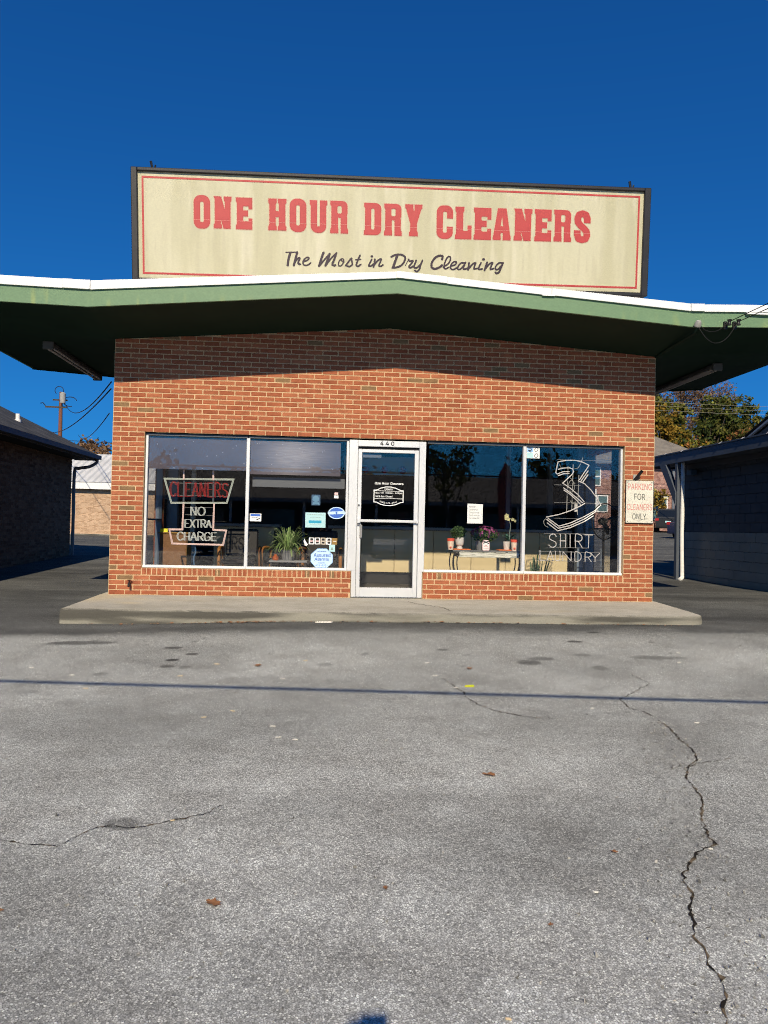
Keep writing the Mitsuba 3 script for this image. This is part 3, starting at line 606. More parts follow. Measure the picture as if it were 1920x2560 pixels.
for x in (-3.2, -1.1, 1.1, 3.2):
    p = sc_ + sr * x
    add(SG + '__post', box(p[0] - .05, p[0] + .05, .62, .72, 3.7, p[2] + .5), 'black_metal')
for x, dz in ((-3.417, .77), (3.451, .77)):
    add(SG + '__lifting_eye', sgn(cat(box(x - .035, x + .035, .05, .09, dz, dz + .03), tube([(x - .01, .07, dz + .02), (x - .03, .07, dz + .12)], .018, 6), tube([(x + .02, .07, dz + .02), (x + .035, .07, dz + .07)], .012, 6))), 'black_metal', smooth=40)

# ------------------------------------------------------------------ canopy lights, service drop
def fixture(x, y0, y1, z, label):
    k = thing('fluorescent_fixture', label, 'light fixture', 'tube lights under the canopies')
    add(k + '__housing', cbox(x - .055, x + .055, y0, y1, z - .05, z, .008), 'fixture_grey')
    add(k + '__end_cap', cbox(x - .075, x + .075, y0 - .04, y0, z - .11, z + .005, .01), 'fixture_grey'); add(k + '__end_cap', cbox(x - .075, x + .075, y1, y1 + .03, z - .11, z + .005, .01), 'fixture_grey')
    for d in (-.04, .04): add(k + '__tube', tube([(x + d, y0, z - .078), (x + d, y1, z - .078)], .016, 10), 'white_ceramic', smooth=40)
fixture(-1.08, .62, 2.9, 3.655, 'twin tube light under the left canopy'); fixture(8.70, .62, 2.9, 3.715, 'twin tube light under the right canopy')
k = thing('weatherhead', 'round grey service entrance cap where the right canopy meets the roof', 'weatherhead')
add(k + '__cap', tf(lathe([(0, .055), (.028, .047), (.043, .016), (.043, -.024), (.024, -.035), (0, -.04)], 16), (7.50, -1.16, 3.79), rx=.6), 'porcelain', smooth=40)
add(k + '__pipe', tube([(7.50, -1.15, 3.76), (7.50, -1.10, 3.70), (7.48, -.4, 3.66), (7.465, -.03, 3.62)], .02, 8), 'soffit_paint', smooth=True)
ins = []
for x, z, l in ((7.88, 3.80, 'left'), (8.0, 3.805, 'right')):
    k = thing('insulator', 'black wire insulator clamped to the green fascia, the %s one of two' % l, 'insulator', 'insulators on the right fascia')
    add(k + '__clamp', cat(box(x - .018, x + .018, -1.14, -1.099, z - .05, z + .05), tube([(x, -1.14, z), (x + .01, -1.2, z + .02)], .014, 8)), 'black_metal')
    add(k + '__spool', tf(lathe([(0, -.035), (.03, -.035), (.018, -.01), (.018, .01), (.03, .035), (0, .035)], 14), (x + .012, -1.2, z + .02)), 'black_plastic', smooth=30)
    ins.append((x + .012, -1.2, z + .03))
def sag(a, b, s, n=24):
    a, b = np.array(a, float), np.array(b, float); t = np.linspace(0, 1, n)[:, None]
    return a + (b - a) * t - np.array([0, 0, 1.]) * (4 * s * t * (1 - t))
add('service_wire', cat(tube(sag(ins[0], (12.5, -13.5, 6.9), .25), .0055, 6), tube(smoothpts([(7.53, -1.17, 3.77), (7.6, -1.2, 3.70), (7.74, -1.2, 3.71), ins[0]]), .004, 6)), 'wire', smooth=True); lab('service_wire', 'upper service wire running to the left insulator', 'wire', 'service wires')
add('service_wire', cat(tube(sag(ins[1], (12.9, -13.5, 6.8), .25), .0055, 6), tube(smoothpts([(7.51, -1.17, 3.74), (7.6, -1.2, 3.60), (7.72, -1.2, 3.55), (7.86, -1.2, 3.62), ins[1]]), .004, 6)), 'wire', smooth=True); lab('service_wire_001', 'lower looping service wire running to the right insulator', 'wire', 'service wires')
# low black cable overhead behind the viewer whose shadow crosses the lot
a_, b_ = np.array([-1.2, -4.20, -.10]), np.array([8.0, -5.06, -.12]); off = SUN * 4.2
add('overhead_cable', tube(sag(a_ + off - (b_ - a_) * .6, b_ + off + (b_ - a_) * .6, .0), .021, 8), 'wire', smooth=True); lab('overhead_cable', 'black cable overhead that throws a straight shadow across the lot', 'cable')

# ------------------------------------------------------------------ parking sign, flag holder, spigot
k = thing('parking_sign', 'white metal sign reading parking for cleaners only on the brick pier', 'sign')
add(k + '__plate', cbox(7.062, 7.455, -.022, -.012, 1.278, 1.872, .003), 'sign_white'); add(k + '__edge', cat(box(7.055, 7.0615, -.022, -.006, 1.272, 1.878), box(7.4555, 7.462, -.022, -.006, 1.272, 1.878), box(7.062, 7.455, -.022, -.006, 1.272, 1.2775), box(7.062, 7.455, -.022, -.006, 1.8725, 1.878)), 'black_metal')
for s, x0, x1, z0, z1, m_ in (('PARKING', 7.085, 7.432, 1.742, 1.832, 'faded_red'), ('FOR', 7.180, 7.335, 1.602, 1.690, 'faded_black'), ('CLEANERS', 7.075, 7.440, 1.458, 1.545, 'faded_red'), ('ONLY', 7.155, 7.355, 1.325, 1.412, 'faded_black')):
    add(k + '__lettering', txt(s, x0, x1, z0, z1, -.0225, False, .0015), m_)
for x in (7.085, 7.43):
    for z in (1.30, 1.85): add(k + '__screw', tube([(x, -.026, z), (x, -.012, z)], .007, 8), 'black_metal')
k = thing('flag_holder', 'black flagpole socket bracket above the parking sign', 'bracket')
add(k + '__plate', cat(cbox(7.165, 7.215, -.016, -.004, 1.89, 1.955, .003)), 'porcelain'); add(k + '__socket', cat(tube([(7.20, -.02, 1.90), (7.24, -.13, 2.00)], .022, 12, cap=False), tube([(7.20, -.02, 1.90), (7.195, -.01, 1.885)], .024, 12)), 'black_metal', smooth=40)
k = thing('wall_spigot', 'small dark spigot low on the left brick pier', 'spigot')
add(k + '__body', cat(tube([(.285, 0, .325), (.285, -.07, .325), (.285, -.09, .285)], .014, 8), tube([(.285, -.05, .325), (.285, -.05, .365)], .008, 6)), 'black_metal', smooth=40); add(k + '__wheel', tf(lathe([(.02, -.004), (.03, 0), (.02, .004), (.012, 0), (.02, -.004)], 12), (.285, -.05, .368)), 'black_metal')

# ------------------------------------------------------------------ neon signs
SK = {'C': [[(.95, .8), (.8, .97), (.45, 1), (.15, .8), (.05, .5), (.15, .2), (.45, 0), (.8, .03), (.95, .2)]], 'L': [[(.1, 1), (.1, 0), (.9, 0)]], 'E': [[(.9, 1), (.1, 1), (.1, 0), (.9, 0)], [(.1, .52), (.75, .52)]],
      'A': [[(.02, 0), (.5, 1), (.98, 0)], [(.2, .36), (.8, .36)]], 'N': [[(.1, 0), (.1, 1), (.9, 0), (.9, 1)]], 'R': [[(.1, 0), (.1, 1), (.6, 1), (.88, .88), (.88, .62), (.6, .5), (.1, .5)], [(.45, .5), (.95, 0)]],
      'S': [[(.92, .82), (.75, .97), (.4, 1), (.12, .85), (.15, .62), (.5, .5), (.85, .38), (.9, .15), (.62, 0), (.28, .02), (.06, .16)]], 'O': [[(.5, 1), (.15, .85), (.04, .5), (.15, .15), (.5, 0), (.85, .15), (.96, .5), (.85, .85), (.5, 1)]],
      'X': [[(.05, 1), (.95, 0)], [(.95, 1), (.05, 0)]], 'T': [[(.02, 1), (.98, 1)], [(.5, 1), (.5, 0)]], 'H': [[(.1, 1), (.1, 0)], [(.9, 1), (.9, 0)], [(.1, .5), (.9, .5)]], 'G': [[(.95, .82), (.75, 1), (.4, 1), (.1, .75), (.05, .4), (.2, .08), (.55, 0), (.92, .15), (.92, .45), (.6, .45)]],
      'I': [[(.5, 1), (.5, 0)]], 'U': [[(.08, 1), (.08, .3), (.25, .04), (.55, 0), (.85, .1), (.92, .35), (.92, 1)]], 'D': [[(.1, 0), (.1, 1), (.5, 1), (.85, .8), (.95, .5), (.85, .2), (.5, 0), (.1, 0)]], 'Y': [[(.02, 1), (.5, .45), (.98, 1)], [(.5, .45), (.5, 0)]]}
CURV = set('CSOGUDR')
def neon(ch, x0, x1, z0, z1, y, r=.0058, double=0.):
    ms = []
    for st in SK[ch]:
        P = np.array([(x0 + a * (x1 - x0), y, z0 + b * (z1 - z0)) for a, b in st])
        if ch in CURV and len(P) > 4: P = smoothpts(P, 4)
        for d in ((0.,) if not double else (-double / 2, double / 2)):
            Q = P.copy(); Q[:, 0] += d; Q[:, 1] += .004 * np.sign(d)
            ms += [tube(Q[i:i + 2], r, 6) for i in range(len(Q) - 1)] if len(P) < 5 else [tube(Q, r, 6)]
        for e in (P[0], P[-1]): ms.append(tube([e, e + [0, .05, 0]], r * .9, 6))
    return cat(*ms)
def path(P, y, r=.0065, close=False):
    P = [(a, y, b) for a, b in P]
    if close: P = P + P[:1]
    return cat(*[cat(tube(P[i:i + 2], r, 8), tf(trimesh.creation.icosphere(1, r), P[i])) for i in range(len(P) - 1)])
K = thing('neon_sign', 'unlit neon window sign reading cleaners no extra charge in the left window', 'neon sign')
YN = .2
def off2(P, d):
    g = Polygon(P).buffer(d, join_style=2).exterior.coords[:-1]; return list(g)
tp = [(.669, 1.735), (1.58, 1.747), (1.501, 1.438), (.763, 1.421)]
for d in (0, .014): add(K + '__upper_outline', path(off2(tp, d), YN, .0062, True), 'neon_green', smooth=40)
lo = [(.915, 1.42), (.909, 1.059), (.734, 1.056), (.778, .851), (1.477, .846), (1.515, 1.056), (1.338, 1.064), (1.341, 1.422)]
for d in (0, .013): add(K + '__lower_outline', path([(x + (d if i in (0, 1) else -d if i in (6, 7) else d if i in (2, 3) else -d), z + (0 if i in (0, 7) else -d if i in (1, 2, 5, 6) else d)) for i, (x, z) in enumerate(lo)], YN, .0062), 'neon_pink', smooth=40)
for x in (.917, 1.316):
    add(K + '__hanger', path([(x, 1.745), (x - .004, 1.87)], YN, .013), 'neon_pink', smooth=40); add(K + '__support', path([(x, 1.44), (x, 1.735)], YN + .03, .014), 'grey_aluminium', smooth=40)
def word(K, s, xs, z0, z1, m_, r, dbl):
    for ch, (a, b) in zip(s, xs): add(K + '__letter', neon(ch, a, b, z0, z1, YN, r, dbl), m_, smooth=40)
def spread(x0, x1, n, gap=.25):
    w = (x1 - x0) / (n + gap * (n - 1)); return [(x0 + i * w * (1 + gap), x0 + i * w * (1 + gap) + w) for i in range(n)]
word(K, 'CLEANERS', spread(.735, 1.52, 8, .22), 1.506, 1.70, 'neon_red', .0045, .014)
word(K, 'NO', [(1.018, 1.10), (1.118, 1.215)], 1.25, 1.366, 'neon_grey', .0048, .013); word(K, 'EXTRA', spread(.945, 1.302, 5, .12), 1.084, 1.190, 'neon_grey', .0048, .012)
word(K, 'CHARGE', spread(.848, 1.385, 6, .15), .906, 1.016, 'neon_grey', .0048, .012)
for z in (1.36, 1.255, 1.52, 1.69): add(K + '__rod', path([(.93 if z < 1.4 else .72, z), (1.32 if z < 1.4 else 1.52, z)], YN + .045, .003), 'grey_laminate')
add(K + '__cord', tube(smoothpts([(1.08, .25, .85), (1.09, .26, .75), (1.07, .25, .66), (1.08, .24, .56)]), .012, 8), 'slate_blue', smooth=True)
K = thing('neon_sign', 'unlit white neon numeral 3 over shirt laundry in the right window', 'neon sign')
T3 = {'crest': [(6.117, 1.972), (6.146, 2.125), (6.269, 2.15), (6.397, 2.154), (6.507, 2.13), (6.6, 2.088), (6.461, 1.874)], 'l1': [(6.117, 1.972), (6.136, 1.95), (6.226, 1.988), (6.317, 1.991)],
      'l2': [(6.153, 2.018), (6.234, 2.039), (6.316, 2.044), (6.362, 2.028), (6.377, 1.992), (6.355, 1.951), (6.22, 1.823), (6.33, 1.754), (6.442, 1.667), (6.535, 1.567)], 'l3': [(6.154, 1.928), (6.227, 1.957), (6.313, 1.964)],
      'b2': [(6.587, 2.007), (6.484, 1.856)], 'b3': [(6.588, 1.953), (6.512, 1.844)], 'c': [(6.448, 1.86), (6.54, 1.822), (6.633, 1.735), (6.717, 1.629), (6.783, 1.523), (6.693, 1.44), (6.538, 1.352), (6.339, 1.258), (6.175, 1.21), (6.01, 1.322)],
      'c2': [(6.716, 1.432), (6.548, 1.321), (6.339, 1.222), (6.167, 1.179), (5.992, 1.304)], 'c3': [(6.675, 1.368), (6.548, 1.285), (6.34, 1.191), (6.158, 1.143), (6.002, 1.255)],
      'd': [(5.991, 1.335), (6.173, 1.375), (6.336, 1.432), (6.472, 1.498), (6.549, 1.544)], 'e2': [(6.235, 1.756), (6.331, 1.691), (6.424, 1.622), (6.517, 1.548)], 'e3': [(6.24, 1.725), (6.332, 1.665), (6.415, 1.595), (6.485, 1.525)]}
for nm_, P in T3.items(): add(K + '__tube', path(P, YN, .0078), 'neon_white', smooth=40)
for ch, (a, b) in zip('SHIRT', [(6.03, 6.15), (6.19, 6.287), (6.30, 6.385), (6.408, 6.525), (6.552, 6.672)]): add(K + '__letter', neon(ch, a, b, .91, 1.095, YN, .0064), 'neon_white', smooth=40)
for ch, (a, b) in zip('LAUNDRY', [(5.90, 5.985), (6.008, 6.108), (6.125, 6.205), (6.225, 6.375), (6.405, 6.512), (6.555, 6.66), (6.64, 6.78)]): add(K + '__letter', neon(ch, a, b, .722 - (a - 5.9) * .01, .862 - (a - 5.9) * .03, YN, .0052), 'neon_white', smooth=40)
for z, a, b in ((2.16, 6.15, 6.95), (1.80, 6.12, 6.5), (1.55, 6.12, 6.72), (1.325, 6.1, 6.72), (1.105, 5.98, 6.72), (.905, 6.02, 6.62), (.845, 5.9, 6.78), (.715, 5.88, 6.4)): add(K + '__rod', path([(a, z), (b, z)], YN + .05, .0035), 'grey_laminate')
for x, z0, z1 in ((6.30, 1.40, 2.07), (6.375, 1.45, 2.10), (6.46, 1.38, 1.95)): add(K + '__upright', path([(x, z0), (x + .01, z1)], YN + .05, .006), 'porcelain')
for c in ([(6.18, 2.09), (6.2, 2.05), (6.26, 2.045)], [(6.40, 2.04), (6.46, 2.06), (6.52, 2.2)], [(6.32, 1.93), (6.38, 1.85), (6.40, 1.75), (6.36, 1.70), (6.31, 1.78), (6.35, 1.87), (6.41, 1.82)], [(6.34, 1.58), (6.38, 1.535), (6.42, 1.56), (6.43, 1.46)], [(6.02, 1.34), (5.965, 1.28), (5.98, 1.22), (6.03, 1.19)]):
    add(K + '__wire', tube(smoothpts([(a, YN + .03, b) for a, b in c]), .0045, 6), 'porcelain', smooth=True)
for x in (6.43,): add(K + '__transformer', cbox(x - .02, x + .02, .23, .27, 1.42, 1.54, .004), 'white_ceramic')

# ------------------------------------------------------------------ stickers and notices on the glass
GY = .081
def sticker(name, label, catg, x0, x1, z0, z1, m_, group=None, r=.006, y=GY):
    k = thing(name, label, catg, group); add(k + '__sheet', ext_xz(rrect(x0, z0, x1, z1, r), y, y + .0015), m_); return k
def on(k, part, g, m_, d=.0008, y=GY): add(k + '__' + part, ext_xz(g, y - d, y), m_)
k = sticker('window_card', 'white and blue credit card decal beside the left mullion', 'sticker', 1.836, 1.99, 1.187, 1.292, 'paper'); on(k, 'band', R4(1.845, 1.255, 1.98, 1.285), 'mid_blue'); on(k, 'print', U(R4(1.86, 1.235, 1.95, 1.24), Polygon([(1.93, 1.2), (1.975, 1.225), (1.975, 1.235), (1.92, 1.21)])), 'ink')
k = sticker('window_certificate', 'pale blue certificate with a teal bar on the second window pane', 'notice', 2.588, 2.866, 1.118, 1.323, 'pale_blue')
add(k + '__bar', ext_xz(R4(2.638, 1.178, 2.81, 1.216), GY - .001, GY), 'teal_blue'); on(k, 'print', U(*[R4(x, 1.29, x + w, 1.296) for x, w in ((2.615, .05), (2.67, .06), (2.735, .03), (2.77, .07))], *[R4(x, 1.257, x + w, 1.262) for x, w in ((2.655, .04), (2.70, .02), (2.727, .075))], R4(2.638, 1.163, 2.81, 1.166)), 'pale_green_ink')
k = sticker('ribbon_decal', 'dark blue decal with a pale rosette above the certificate', 'sticker', 2.668, 2.788, 1.424, 1.568, 'slate_blue'); on(k, 'rosette', U(Point(2.727, 1.512).buffer(.044), Polygon([(2.68, 1.432), (2.69, 1.468), (2.765, 1.468), (2.778, 1.432), (2.73, 1.44)])), 'rosette_blue')
k = sticker('square_decal', 'small pink and white square decal near the door', 'sticker', 2.974, 3.036, 1.527, 1.566, 'paper'); on(k, 'top', rrect(2.98, 1.574, 3.03, 1.606, .005), 'pink_card')
k = thing('oval_decal', 'blue oval decal with a white ribbon across it', 'sticker')
el = affinity.scale(Point(3.014, 1.324).buffer(1, quad_segs=20), .114, .083)
add(k + '__sheet', ext_xz(U(el, R4(2.895, 1.312, 3.135, 1.338)), GY, GY + .0015), 'white_blue'); on(k, 'blue', U(affinity.scale(Point(3.014, 1.324).buffer(1), .10, .07)).difference(Polygon([(2.85, 1.30), (3.2, 1.318), (3.2, 1.358), (2.85, 1.337)])), 'mid_blue')
on(k, 'mark', Polygon([(3.014, 1.345), (3.03, 1.326), (3.014, 1.307), (2.998, 1.326)]), 'mid_blue', .0012)
for i, (x0, m_) in enumerate(((2.645, 'paper'), (2.724, 'paper'), (2.803, 'tan_card'), (2.881, 'paper'), (2.96, 'brown_card'))):
    k = sticker('picture_card', 'small picture card taped to the glass, %s of five from the door' % ('fifth', 'fourth', 'third', 'second', 'first')[i], 'card', x0, x0 + .072, .888, .980, m_, 'row of picture cards on the window')
    on(k, 'picture', rrect(x0 + .018, .90, x0 + .058, .972, .008), 'brown_card' if i == 4 else 'black_plastic'); on(k, 'stripe', R4(x0 + .015, .925, x0 + .06, .94), 'pink_card' if i < 2 else 'tan_card', .0012)
add('torn_paper', ext_xz(Polygon([(2.572, .93), (2.585, .966), (2.60, .93), (2.632, .885), (2.615, .864), (2.59, .87)]), GY, GY + .002), 'paper'); lab('torn_paper', 'torn scrap of white paper left of the picture cards', 'paper')
k = sticker('seal_decal', 'pale green tag with a small seal under the picture cards', 'sticker', 2.923, 3.004, .79, .887, 'pale_blue'); on(k, 'seal', Polygon([(2.945, .815), (2.963, .86), (2.982, .815)]), 'pale_green_ink')
k = thing('alarm_decal', 'pale blue octagon alarm company decal at the bottom of the window', 'sticker')
oc = Polygon([(2.676, .645), (2.676, .752), (2.765, .832), (2.893, .832), (2.978, .748), (2.978, .645), (2.905, .572), (2.745, .572)])
add(k + '__sheet', ext_xz(oc, GY, GY + .0015), 'sky_blue'); on(k, 'face', oc.buffer(-.007), 'white_blue')
add(k + '__lettering', cat(txt('Assured', 2.716, 2.945, .717, .765, GY - .001, True, .001), txt('Alarms', 2.727, 2.927, .664, .708, GY - .001, True, .001), txt('(423)', 2.785, 2.87, .625, .648, GY - .001, True, .001), txt('476-6222', 2.742, 2.908, .588, .612, GY - .001, True, .001), ext_xz(R4(2.765, .79, 2.885, .798), GY - .002, GY)), 'mid_blue')
k = thing('number_decals', 'four white square decals with hand drawn numbers at the top of the right window', 'sticker')
on(k, 'sheet', rrect(5.66, 2.155, 5.846, 2.312, .008), 'paper'); on(k, 'tint', U(R4(5.665, 2.24, 5.75, 2.308)), 'sky_blue', .0012); on(k, 'tint', R4(5.665, 2.158, 5.75, 2.232), 'pale_blue', .0012)
def oval_ring(cx, cz): return affinity.rotate(affinity.scale(Point(cx, cz).buffer(1), .026, .032).difference(affinity.scale(Point(cx, cz).buffer(1), .018, .024)), -25)
on(k, 'numeral', oval_ring(5.797, 2.278), 'ink', .0016); on(k, 'numeral', oval_ring(5.797, 2.193), 'ink', .0016); on(k, 'numeral', affinity.rotate(LineString(smoothpts([(5.675, 2.29), (5.71, 2.296), (5.725, 2.275), (5.69, 2.258), (5.73, 2.25)], 4)).buffer(.006), -20), 'ink', .0016)
k = thing('parking_notice', 'white paper notice about front parking taped inside the window', 'notice')
add(k + '__sheet', ext_xz(Polygon([(4.834, 1.222), (5.055, 1.222), (5.057, 1.494), (4.836, 1.497)]), .10, .102), 'paper')
add(k + '__lettering', cat(*[txt(s, 4.863, x1, z, z + .017, .0995, False, .001) for s, x1, z in (('FRONT', 4.955, 1.444), ('PARKING', 4.99, 1.405), ('ONLY FOR', 5.003, 1.365), ('ONE HOUR', 5.006, 1.325), ('CLEANERS', 5.008, 1.285))]), 'faded_black')

# ------------------------------------------------------------------ inside the shop
FZ = Z0 + .003
def counter(x0, x1, joints, label):
    k = thing('service_counter', label, 'counter', 'service counters'); y = 2.57
    xs = [x0] + joints + [x1]
    for a, b in zip(xs[:-1], xs[1:]): add(k + '__panel', cbox(a + .004, b - .004, y, y + .5, FZ + .205, 1.10, .003), 'tan_laminate')
    add(k + '__top', cbox(x0 - .06, x1 + .06, y - .06, y + .58, 1.105, 1.155, .006), 'grey_laminate'); add(k + '__plinth', box(x0 + .05, x1 - .05, y + .08, y + .5, FZ, FZ + .204), 'black_vinyl')
counter(1.0, 2.04, [1.58], 'short tan counter seen through the left windows'); counter(2.97, 7.08, [3.48, 4.05, 4.72, 5.38, 5.98, 6.58], 'long tan counter with a grey top behind the door')
k = thing('wicker_cabinet', 'brown woven front cabinet at the left end of the window', 'cabinet'); add(k + '__front', box(.48, .865, .82, .84, FZ, .985), 'woven_wood'); add(k + '__case', cat(box(.475, .87, .841, 1.2, FZ, .985), cbox(.455, .885, .80, 1.22, .986, 1.005, .004)), 'brown_card')
k = thing('yellow_tag', 'small yellow price tag standing on the wicker cabinet', 'tag'); add(k + '__card', tf(box(-.055, .055, -.001, .001, 0, .05), (.535, .83, 1.006), rx=-.15), 'yellow_card')
def chair(x, y, rz, label):
    k = thing('armchair', label, 'chair', 'wooden armchairs by the window')
    def P(m): return tf(m, (x, y, FZ), rz)
    add(k + '__seat', P(cbox(-.24, .24, -.22, .24, .38, .46, .02)), 'black_vinyl'); add(k + '__backrest', P(tf(cbox(-.24, .24, -.03, .03, 0, .42, .02), (0, -.25, .48), rx=.12)), 'black_vinyl')
    for s in (-1, 1):
        add(k + '__arm', P(tube(smoothpts([(s * .28, .24, .28), (s * .28, .25, .50), (s * .285, .20, .60), (s * .285, .0, .62), (s * .28, -.24, .60)]), [.026] * 25, 8)), 'light_wood', smooth=True)
        add(k + '__leg', P(tube([(s * .28, .24, .28), (s * .28, .26, 0)], .022, 8)), 'light_wood', smooth=40); add(k + '__leg', P(tube([(s * .28, -.24, .60), (s * .28, -.28, 0)], .022, 8)), 'light_wood', smooth=40)
chair(1.60, 1.15, math.pi, 'wooden armchair with a black seat behind the neon cleaners sign'); chair(2.24, 1.35, math.pi - .2, 'wooden armchair with a black seat behind the spider plant'); chair(2.82, 1.2, math.pi, 'wooden armchair with a black seat behind the octagon decal')
def blade(base, tip, w, droop, n=7):
    base, tip = np.array(base, float), np.array(tip, float); t = np.linspace(0, 1, n)[:, None]
    c = base + (tip - base) * t; c[:, 2] += (droop * 4 * t * (1 - t))[:, 0]
    d = tip - base; s = np.cross(d, [0, 0, 1.]); s /= np.linalg.norm(s) + 1e-9
    ww = (w * np.sin(np.pi * (.12 + .88 * t[::-1] * 1.0)))
    L, R = c + s * ww / 2, c - s * ww / 2
    f = [[i, i + 1, n + i + 1, n + i] for i in range(n - 1)]
    return trimesh.Trimesh(np.vstack([L, R]), np.vstack([np.array(f)[:, [0, 1, 2]], np.array(f)[:, [0, 2, 3]]]), process=False)
def col_add(key, mesh, cols, m_='leaf', smooth=True):
    """mesh with per-piece colours: cols is one colour per vertex"""
    return add(key, mesh, m_, smooth=smooth, color=np.asarray(cols, float))
def leaves_mesh(pieces, colors):
    Vv = np.concatenate([np.tile(c, (len(p.vertices), 1)) for p, c in zip(pieces, colors)])
    return cat(*pieces), Vv
r2 = np.random.default_rng(5)
k = thing('plant_stand', 'low dark plant stand behind the second window pane', 'stand'); add(k + '__top', cbox(2.08, 2.62, .42, .80, .615, .64, .004), 'grey_laminate')
for x in (2.11, 2.59):
    for y in (.45, .77): add(k + '__leg', box(x - .012, x + .012, y - .012, y + .012, FZ, .614), 'wrought_iron')
k = thing('spider_plant', 'arching green spider plant in a glass pot', 'potted plant')
add(k + '__pot', lathe([(0, 0), (.085, 0), (.11, .13), (.105, .14), (.08, .02), (0, .02)], 20, (2.34, .6, .641)), 'grey_ceramic', smooth=30)
ps, cs = [], []
for i in range(190):
    a = r2.uniform(0, 2 * np.pi); L = r2.uniform(.12, .36); h = r2.uniform(-.10, .28) if L > .2 else r2.uniform(.18, .36)
    b = (2.34 + .05 * math.cos(a), .6 + .05 * math.sin(a), .77); ps.append(blade(b, (b[0] + L * math.cos(a), b[1] + .7 * L * math.sin(a), b[2] + h), r2.uniform(.010, .02), r2.uniform(.05, .14)))
    g = r2.uniform(.6, 1.4); cs.append(np.array([.24, .36, .13]) * g if i % 3 else np.array([.46, .54, .30]) * g)
m_, c_ = leaves_mesh(ps, cs); col_add(k + '__leaves', m_, c_)
k = thing('amber_lamp', 'small amber glass candle lamp beside the spider plant', 'lamp'); add(k + '__globe', lathe([(0, 0), (.035, 0), (.045, .02), (.042, .05), (.02, .07), (.014, .09), (0, .09)], 18, (2.17, .5, .641)), 'amber_glass', smooth=40)
# console table and what stands on it
k = thing('console_table', 'whitewashed console table with wavy iron legs inside the right window', 'table')
add(k + '__top', cbox(4.70, 5.73, .42, .78, .815, .837, .004), 'grey_ceramic'); add(k + '__apron', cbox(4.79, 5.675, .43, .455, .735, .806, .004), 'white_wash'); add(k + '__apron', cbox(4.79, 5.675, .735, .76, .735, .806, .004), 'white_wash')
for j in range(5): add(k + '__top_tile', box(4.80 + j * .175, 4.95 + j * .175, .425, .60, .8075, .8145), 'white_wash')
for x, s in ((4.755, -1), (5.70, 1)):
    for y in (.45, .74):
        for d in (-.03, .03):
            P = [(x + d + s * .022 * math.sin(t * 7), y, .80 - t * (.80 - FZ)) for t in np.linspace(0, 1, 16)]; add(k + '__leg', tube(P, .009, 6), 'wrought_iron', smooth=True)
    add(k + '__scroll', tube([(x + .035 * (1 - t * .6) * math.cos(t * 12), .415, .775 + .035 * (1 - t * .6) * math.sin(t * 12)) for t in np.linspace(0, 1, 26)], .008, 6), 'wrought_iron', smooth=True)
TZ = .8375
for x, l in ((4.676, 'left end'), (5.612, 'right end')):
    k = thing('paper_cup', 'cream popcorn cup with a red rim at the %s of the console table' % l, 'cup', 'red rimmed cups on the console table')
    add(k + '__cup', lathe([(0, 0), (.036, 0), (.050, .125), (.046, .125), (.034, .006), (0, .006)], 20, (x, .50, TZ)), 'cup_paper', smooth=30); add(k + '__rim', lathe([(.0465, .126), (.0535, .126), (.055, .16), (.048, .165), (0, .163)], 20, (x, .50, TZ)), 'red_lid', smooth=30)
    add(k + '__mark', tf(trimesh.creation.icosphere(1, .017), (x - .005, .463, TZ + .035)), 'red_lid')
for x, l in ((4.85, 'white flower pot'), (5.52, 'orchid pot')):
    k = thing('orange_tray', 'flat orange tray under the %s' % l, 'tray', 'orange trays'); add(k + '__dish', cbox(x - .13, x + .13, .52, .72, TZ, TZ + .014, .005), 'orange_ceramic')
k = thing('potted_plant', 'bushy green plant in a white pedestal pot', 'potted plant')
add(k + '__pot', lathe([(0, 0), (.045, 0), (.045, .02), (.03, .035), (.055, .06), (.068, .11), (.068, .165), (.06, .165), (.05, .1), (0, .09)], 22, (4.825, .60, TZ + .0145)), 'white_ceramic', smooth=30)
def leafblob(cx, cy, cz, rx, ry, rz, n, size, c1, c2, rg, flat=.0):
    ps, cs = [], []
    for i in range(n):
        d = rg.normal(size=3); d /= np.linalg.norm(d); rad = rg.uniform(.35, 1.0) ** .6
        p = np.array([cx, cy, cz]) + d * rad * np.array([rx, ry, rz]); s = size * rg.uniform(.6, 1.3)
        u = rg.normal(size=3); u /= np.linalg.norm(u); w = np.cross(u, d + rg.normal(size=3) * .6); w /= np.linalg.norm(w) + 1e-9
        q = np.array([p - u * s, p + w * s * .45 + d * s * .15, p + u * s, p - w * s * .45 + d * s * .15])
        ps.append(trimesh.Trimesh(q, [[0, 1, 2], [0, 2, 3]], process=False)); cs.append(np.array(c1) + (np.array(c2) - np.array(c1)) * rg.uniform())
    return leaves_mesh(ps, cs)
m_, c_ = leafblob(4.80, .60, 1.085, .115, .11, .095, 420, .022, (.03, .065, .03), (.13, .21, .09), r2); col_add(k + '__leaves', m_, c_, smooth=False)
k = thing('mum_plant', 'purple flowering chrysanthemum in a dark pot', 'potted plant')
add(k + '__pot', lathe([(0, 0), (.05, 0), (.068, .14), (.06, .14), (.045, .02), (0, .02)], 20, (5.13, .62, TZ)), 'grey_ceramic', smooth=30)
m_, c_ = leafblob(5.19, .60, 1.06, .20, .15, .10, 620, .022, (.025, .05, .02), (.13, .20, .06), r2); col_add(k + '__leaves', m_, c_, smooth=False)
ps, cs = [], []
